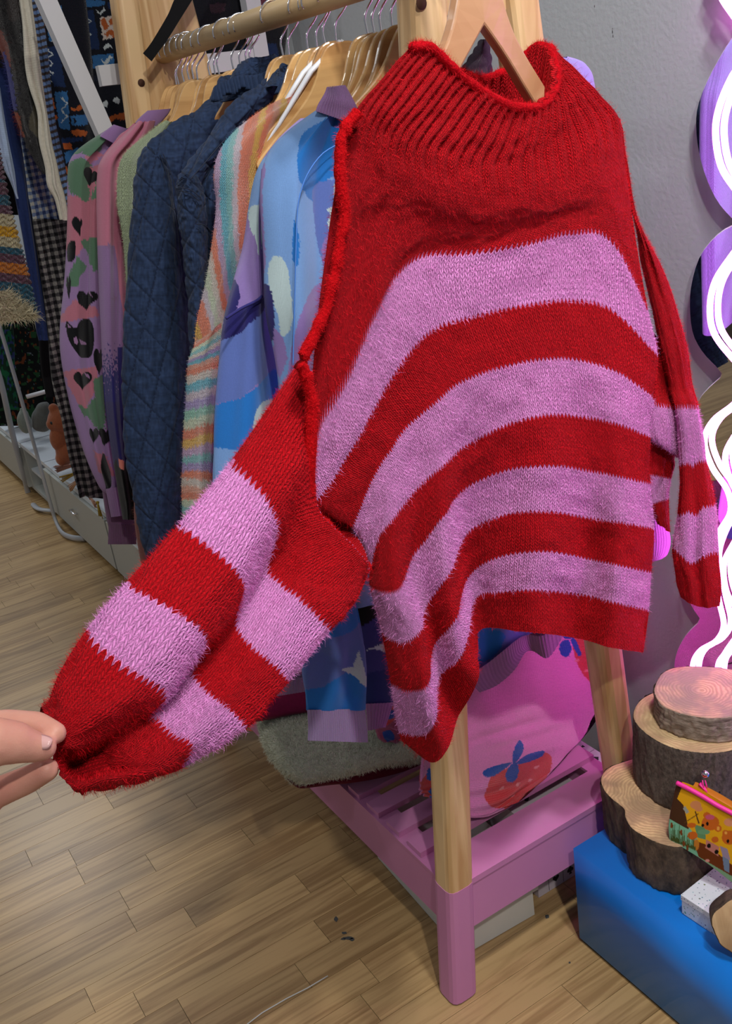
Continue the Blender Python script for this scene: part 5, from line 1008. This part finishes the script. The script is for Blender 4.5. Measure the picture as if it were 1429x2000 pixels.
t_ = plush('teddy_bear', 'orange-brown plush teddy sitting on the white cabinet top', 'toy', [(T(120, 820), .05), (T(104, 797), .018), (T(130, 790), .02), (T(103, 828), .024), (T(116, 858), (.035, .035, .05)), (T(135, 880), .05), (T(124, 895), .03)], srgb(150, 82, 46))
bm = bmesh.new(); bmesh.ops.create_uvsphere(bm, u_segments=12, v_segments=8, radius=.008); bmesh.ops.translate(bm, verts=bm.verts, vec=[float(a) for a in T(99, 824)-np.array([.02, 0, 0])]); from_bm('nose', bm, plain('black_gloss', (.01, .01, .014), .12), t_, True)
plush('grey_cat_toy', 'grey plush cat sitting behind the teddy', 'toy', [(T(82, 820, 3.9), (.035, .04, .05)), (T(85, 800, 3.9), .03), (T(90, 790, 3.9), .012), (T(77, 828, 3.9), .03)], srgb(92, 94, 90))
plush('white_rabbit_toy', 'small off-white plush beside the cabinet frame', 'toy', [(T(48, 825, 4.3), (.03, .03, .05)), (T(46, 810, 4.3), .022), (T(43, 800, 4.3), .01)], srgb(120, 128, 118))
# tassel garland
for k, (a, b_, c, d, col, nm) in enumerate([(108, 916, 146, 908, (140, 92, 76), 'brown pink'), (120, 936, 148, 924, (150, 122, 34), 'mustard yellow, by the teddy'), (138, 955, 152, 938, (188, 146, 116), 'peach, by the plaid dress'), (186, 986, 176, 972, (176, 130, 106), 'peach, below the plaid hem'), (196, 1006, 190, 980, (158, 128, 30), 'mustard yellow, below the plaid hem')]):
    p, q = P(a, b_, y=CYF+.02), P(c, d, y=CYF+.012); r = empty('tassel', q, 'wool tassel on the cabinet edge, '+nm, 'tassel', 'tassel garland on the cabinet'); V, Fc = [], []
    for j in range(14):
        o_ = np.array([random.uniform(-1, 1), random.uniform(-.3, .3), random.uniform(-1, 1)])*.009; tube_geo([q+o_*.3, (p+q)/2+o_*.8, p+o_*1.4], .0018, 5, V=V, Fc=Fc)
    mesh('strands', V, Fc, plain('tassel_%d' % k, srgb(*col), .9), r); tube('binding', [q, q+(p-q)*.12], .006, plain('tassel_%d' % k, srgb(*col), .9), r, seg=8)

# --- garments of the second rack
def hang(name, ref, label, cat, rows, x, col, mat=None, nu=60, nv=200, n=5, disp=None, part='cloth_panel', th=.04, bl=.015, group=None, sw=.003, sh=.003):
    r = garment(name, P(ref[0], ref[1], x=x), label, cat, group); s = Shell(LR(rows, n), onx(x), th, nu, nv, bl, disp=disp or folds(.003, 8, int(x*100)), sw=sw, sh=sh); o = s.build(part, mat or M_woven, r, col); return r, s, o
DK = srgb(14, 16, 28); FB = srgb(50, 104, 158); FD = srgb(24, 44, 84); FW = srgb(196, 204, 206); FO = srgb(176, 88, 40)
def zig(x, y, w_, h, n, t, ang=0):
    A = [];
    for i in range(n+1): A.append((x+(w_ if i % 2 else 0), y+h*i/n))
    return [([A[i], A[i+1], (A[i+1][0]+t, A[i+1][1]), (A[i][0]+t, A[i][1])], FW) for i in range(n)]
fl1 = [([(92,8),(122,10),(123,84),(96,80)], FB), ([(88,92),(116,90),(128,170),(104,168)], FD), ([(106,180),(132,178),(137,254),(116,250)], FB), ([(78,6),(86,8),(86,24),(80,24)], FB), ([(79,28),(86,28),(87,38),(80,40)], FO), ([(82,50),(87,50),(88,76),(84,74)], FO), ([(123,76),(132,84),(134,98),(124,96)], FO), ([(128,112),(138,106),(136,120),(130,122)], FW),
       ([(98,195),(104,190),(108,212),(104,216)], FO), ([(106,222),(111,224),(112,234),(108,232)], FO), ([(137,208),(146,212),(158,204),(164,208),(152,218),(140,216)], FO), ([(138,226),(170,224),(172,244),(140,246)], FB), ([(142,228),(152,236),(144,244)], DK), ([(138,256),(156,252),(172,258),(164,266),(142,264)], FO), ([(122,278),(140,280),(142,292),(124,290)], FO), ([(126,298),(160,286),(165,310),(130,318)], FB), ([(120,270),(160,268),(160,276),(120,280)], FD), ([(128,325),(134,330),(132,340),(128,338)], FO)]
fl1 += zig(90, 96, 12, 66, 7, 3)+zig(100, 60, 15, 20, 2, 3)+zig(118, 190, 12, 50, 4, 3)+zig(104, 20, 12, 12, 2, 4)
hang('patterned_fleece', (120, 100), 'dark fleece with blue blocks and white zigzags, left of the white post', 'jacket', [((66, -40), (160, -40)), ((72, 30), (170, 30)), ((84, 120), (180, 120)), ((98, 220), (190, 220)), ((116, 320), (200, 320)), ((128, 400), (205, 400))], 2.62, painter(DK, fl1, 2.0), M_terry, 130, 330)
fl2 = [([(154,0),(205,0),(205,10),(156,16)], FB), ([(156,22),(182,20),(196,96),(172,98)], FD), ([(194,34),(224,30),(232,72),(202,78)], srgb(206, 190, 180)), ([(196,40),(204,34),(214,52),(206,60)], FO), ([(212,40),(222,32),(226,44),(216,50)], FO), ([(204,66),(216,56),(228,66),(222,74),(214,66),(208,74)], FO), ([(187,18),(195,24),(205,14),(206,20),(196,28),(188,24)], FW), ([(202,90),(212,84),(220,94),(212,92),(206,98)], FW), ([(178,108),(222,104),(224,126),(182,134)], FB), ([(198,114),(206,120),(216,108),(220,112),(208,126),(200,122)], FW), ([(210,4),(232,0),(234,16),(214,18)], FD),
       (blob([(199,204),(206,196),(212,202),(206,210)], 12), FW), (blob([(220,196),(228,190),(234,198),(226,203)], 12), FW), (blob([(240,190),(246,186),(250,194),(245,198)], 12), FW), ([(204,232),(218,226),(232,222),(262,212),(264,224),(240,236),(226,232),(212,244)], FO), ([(180,150),(260,140),(262,150),(180,160)], srgb(20, 26, 44))]
fl2 += zig(158, 28, 18, 66, 5, 3)
hang('patterned_fleece', (210, 100), 'dark fleece with an orange and white square, right of the white post', 'jacket', [((140, -40), (262, -40)), ((148, 20), (264, 20)), ((160, 100), (272, 100)), ((172, 180), (280, 180)), ((182, 260), (285, 260)), ((190, 330), (290, 330))], 2.70, painter(DK, fl2, 2.0), M_terry, 150, 260)
hang('dark_coat', (450, 60), 'dark patterned coat seen beneath the rail behind the hangers', 'coat', [((340, -60), (575, -60)), ((350, 30), (565, 30)), ((355, 110), (555, 110)), ((360, 200), (550, 200)), ((365, 320), (545, 320))], 2.27, painter(srgb(16, 16, 26), [(blob([(480,76),(500,60),(512,74),(494,90)]), srgb(150, 110, 96)), (blob([(410,10),(440,6),(436,22),(412,24)]), srgb(60, 40, 50)), ([(500,0),(540,0),(530,30),(505,26)], srgb(110, 60, 74)), ([(470,90),(540,84),(545,120),(474,122)], FD)], 2), M_terry, 220, 180)
strip = lambda px, py, U, V: np.where((((py+.35*px)/13.2 % 1) < .45)[..., None], np.array(srgb(70, 60, 58)), np.array(srgb(104, 132, 176)))
hang('striped_garment', (95, 180), 'narrow blue and brown horizontally striped garment edge beside the cream strip', 'garment', [((54, -40), (76, -40)), ((60, 0), (78, 0)), ((70, 60), (85, 60)), ((78, 120), (93, 120)), ((86, 180), (101, 180)), ((96, 245), (110, 245)), ((108, 310), (124, 310)), ((118, 360), (134, 360)), ((126, 400), (138, 400))], 2.50, strip, None, 30, 330)
hang('cream_cardigan_edge', (70, 180), 'long cream fabric strip hanging in folds at the upper left', 'scarf', [((30, -40), (60, -40)), ((37, 0), (62, 0)), ((46, 66), (70, 60)), ((56, 154), (82, 150)), ((75, 220), (92, 220)), ((80, 275), (101, 275)), ((92, 326), (112, 326)), ((96, 361), (118, 360)), ((110, 388), (124, 388)), ((119, 429), (131, 431))], 2.42, srgb(206, 200, 184), None, 40, 260, disp=folds(.004, 10, 6))
r, s, o = hang('dark_cardigan', (40, 150), 'fuzzy black cardigan with an orange edge and olive diamond at the top left', 'cardigan', [((-40, -40), (40, -40)), ((-30, 0), (44, 0)), ((-12, 60), (52, 60)), ((8, 110), (60, 110)), ((20, 165), (66, 160)), ((32, 225), (78, 222)), ((48, 270), (82, 275)), ((62, 305), (94, 315)), ((84, 340), (98, 345))], 2.46, painter(srgb(16, 13, 18), [(blob([(56,240),(66,206),(76,200),(82,230),(80,272),(66,262)]), srgb(92, 84, 60)), ([(-10,50),(4,60),(16,90),(22,130),(14,130),(0,90)], srgb(130, 66, 54)), ([(24,215),(36,222),(50,270),(40,266)], srgb(150, 70, 44)), ([(8,96),(22,140),(34,215),(26,215),(12,150)], srgb(70, 72, 140)), (blob([(14,0),(40,0),(36,34),(18,40)]), srgb(50, 40, 40))], 2), M_chunk, 80, 260); s.fuzz(9000, .014, o)
hang('navy_trousers', (45, 400), 'navy cotton trousers hanging between the knitted jumper and the plaid shirt', 'trousers', [((-30, 120), (10, 135)), ((-20, 180), (24, 180)), ((0, 260), (38, 260)), ((22, 340), (50, 340)), ((38, 420), (60, 420)), ((52, 500), (72, 500)), ((64, 580), (84, 580)), ((72, 640), (92, 640)), ((76, 665), (95, 665))], 2.60, srgb(34, 50, 96), None, 50, 260)
hang('pale_blue_shirt', (15, 300), 'thin strip of a pale blue shirt at the left edge', 'shirt', [((-30, 170), (0, 170)), ((-20, 210), (6, 210)), ((-6, 270), (16, 270)), ((10, 330), (28, 330)), ((26, 370), (33, 370)), ((32, 388), (36, 388))], 2.545, srgb(168, 186, 214), None, 30, 130)
def check(c1, c2, c3, sp, k): 
    def f(px, py, U, V):
        a = ((px-k*py)/sp) % 1 < .5; b_ = ((py+.2*px)/sp/1.1) % 1 < .5; c = np.broadcast_to(np.array(c1, float), px.shape+(3,)).copy(); c[a ^ b_] = c2; c[a & b_] = c3; fine = (((px-k*py)/sp*4) % 1 < .2)[..., None]; return np.where(fine, c*.85, c)
    return f
hang('blue_plaid_shirt', (80, 340), 'blue and cream plaid shirt below the black cardigan', 'shirt', [((34, 215), (60, 215)), ((38, 250), (90, 250)), ((46, 310), (104, 310)), ((55, 370), (118, 370)), ((66, 430), (130, 430)), ((72, 470), (134, 470))], 2.66, check(srgb(186, 184, 172), srgb(110, 126, 156), srgb(52, 66, 108), 13, .2), None, 90, 220)
hang('plaid_dress', (120, 700), 'long black, grey and white gingham dress hanging left of the cat jumper', 'dress', [((66, 428), (134, 430)), ((76, 500), (140, 500)), ((88, 600), (145, 600)), ((98, 680), (150, 680)), ((110, 760), (165, 760)), ((122, 830), (184, 840)), ((136, 900), (196, 900)), ((150, 950), (200, 950)), ((160, 971), (200, 974))], 2.60, check(srgb(136, 134, 130), srgb(70, 68, 70), srgb(14, 14, 18), 13.5, .2), None, 110, 520, disp=folds(.006, 11, 17), th=.05)
bands = [(336, 'p'), (356, 't'), (362, 'p'), (386, 't'), (406, 'p'), (423, 'c'), (447, 'y'), (467, 'c'), (487, 't'), (500, 'p'), (517, 'o'), (538, 'p'), (555, 't')]; bc = dict(t=srgb(34, 84, 106), p=srgb(94, 58, 76), c=srgb(188, 176, 142), y=srgb(206, 154, 30), o=srgb(186, 108, 34))
def cable(px, py, U, V):
    c = np.broadcast_to(np.array(srgb(96, 60, 80)), px.shape+(3,)).copy(); yy = py-.12*px+6
    for y0, k in bands: c[yy > y0] = bc[k]
    return c
r, s, o = hang('cable_knit_jumper', (30, 450), 'chunky cable knit jumper banded in teal, plum, cream and mustard', 'jumper', [((-60, 290), (-4, 290)), ((-60, 340), (6, 340)), ((-60, 400), (18, 400)), ((-60, 460), (33, 460)), ((-58, 520), (50, 520)), ((-40, 570), (62, 570)), ((-20, 612), (72, 612))], 2.50, cable, M_chunk, 90, 260, disp=lambda uu, vv, U, V, px, py: .006*np.abs(np.sin(py*.30+1.2*np.sin(px*.28))), sw=.008, sh=.007)
r2, s, o = hang('cream_fur_trim', (35, 615), 'shaggy cream fur hem below the cable knit jumper', 'garment', [((-60, 560), (10, 570)), ((-40, 590), (50, 608)), ((-30, 615), (68, 612)), ((-10, 632), (66, 622))], 2.48, srgb(196, 186, 156), M_terry, 60, 50); s.fuzz(5000, .03, o, wd=.0006, lay=.4)
hang('dark_leafy_dress', (60, 700), 'dark dress with green and orange leaf print behind the white tube frames', 'dress', [((-40, 560), (150, 600)), ((-30, 640), (150, 640)), ((-20, 700), (150, 700)), ((-20, 760), (150, 760)), ((-10, 800), (150, 800)), ((0, 832), (130, 832))], 4.7, lambda px, py, U, V: np.select([noise2(px*.16, py*.14, 51)[..., None] > .26, noise2(px*.2, py*.12, 52)[..., None] > .28, noise2(px*.3, py*.3, 53)[..., None] > .42], [np.array(srgb(34, 74, 42)), np.array(srgb(112, 56, 28)), np.array(srgb(110, 120, 128))], np.array(srgb(12, 16, 16))), None, 150, 220)
hang('green_print_scarf', (18, 720), 'green printed scarf at the left edge above the cabinet', 'scarf', [((-20, 560), (10, 560)), ((-10, 640), (24, 640)), ((0, 720), (30, 720)), ((6, 800), (36, 800))], 4.5, lambda px, py, U, V: np.select([noise2(px*.3, py*.1, 55)[..., None] > .1, noise2(px*.2, py*.2, 56)[..., None] > .25], [np.array(srgb(24, 96, 60)), np.array(srgb(48, 60, 110))], np.array(srgb(20, 50, 34))), None, 40, 160)
hang('black_coat', (100, 650), 'plain black coat filling the gap behind the plaid dress', 'coat', [((40, 380), (150, 380)), ((60, 480), (160, 480)), ((72, 600), (170, 600)), ((80, 700), (180, 700)), ((90, 776), (190, 776))], 2.9, srgb(14, 13, 17), None, 60, 160)
hang('black_coat', (40, 100), 'plain black coat at the far upper left corner behind the cardigan', 'coat', [((-80, -60), (200, -60)), ((-80, 60), (210, 60)), ((-70, 200), (200, 200)), ((-60, 330), (200, 330)), ((-60, 420), (190, 420))], 2.95, srgb(13, 12, 16), None, 60, 160)
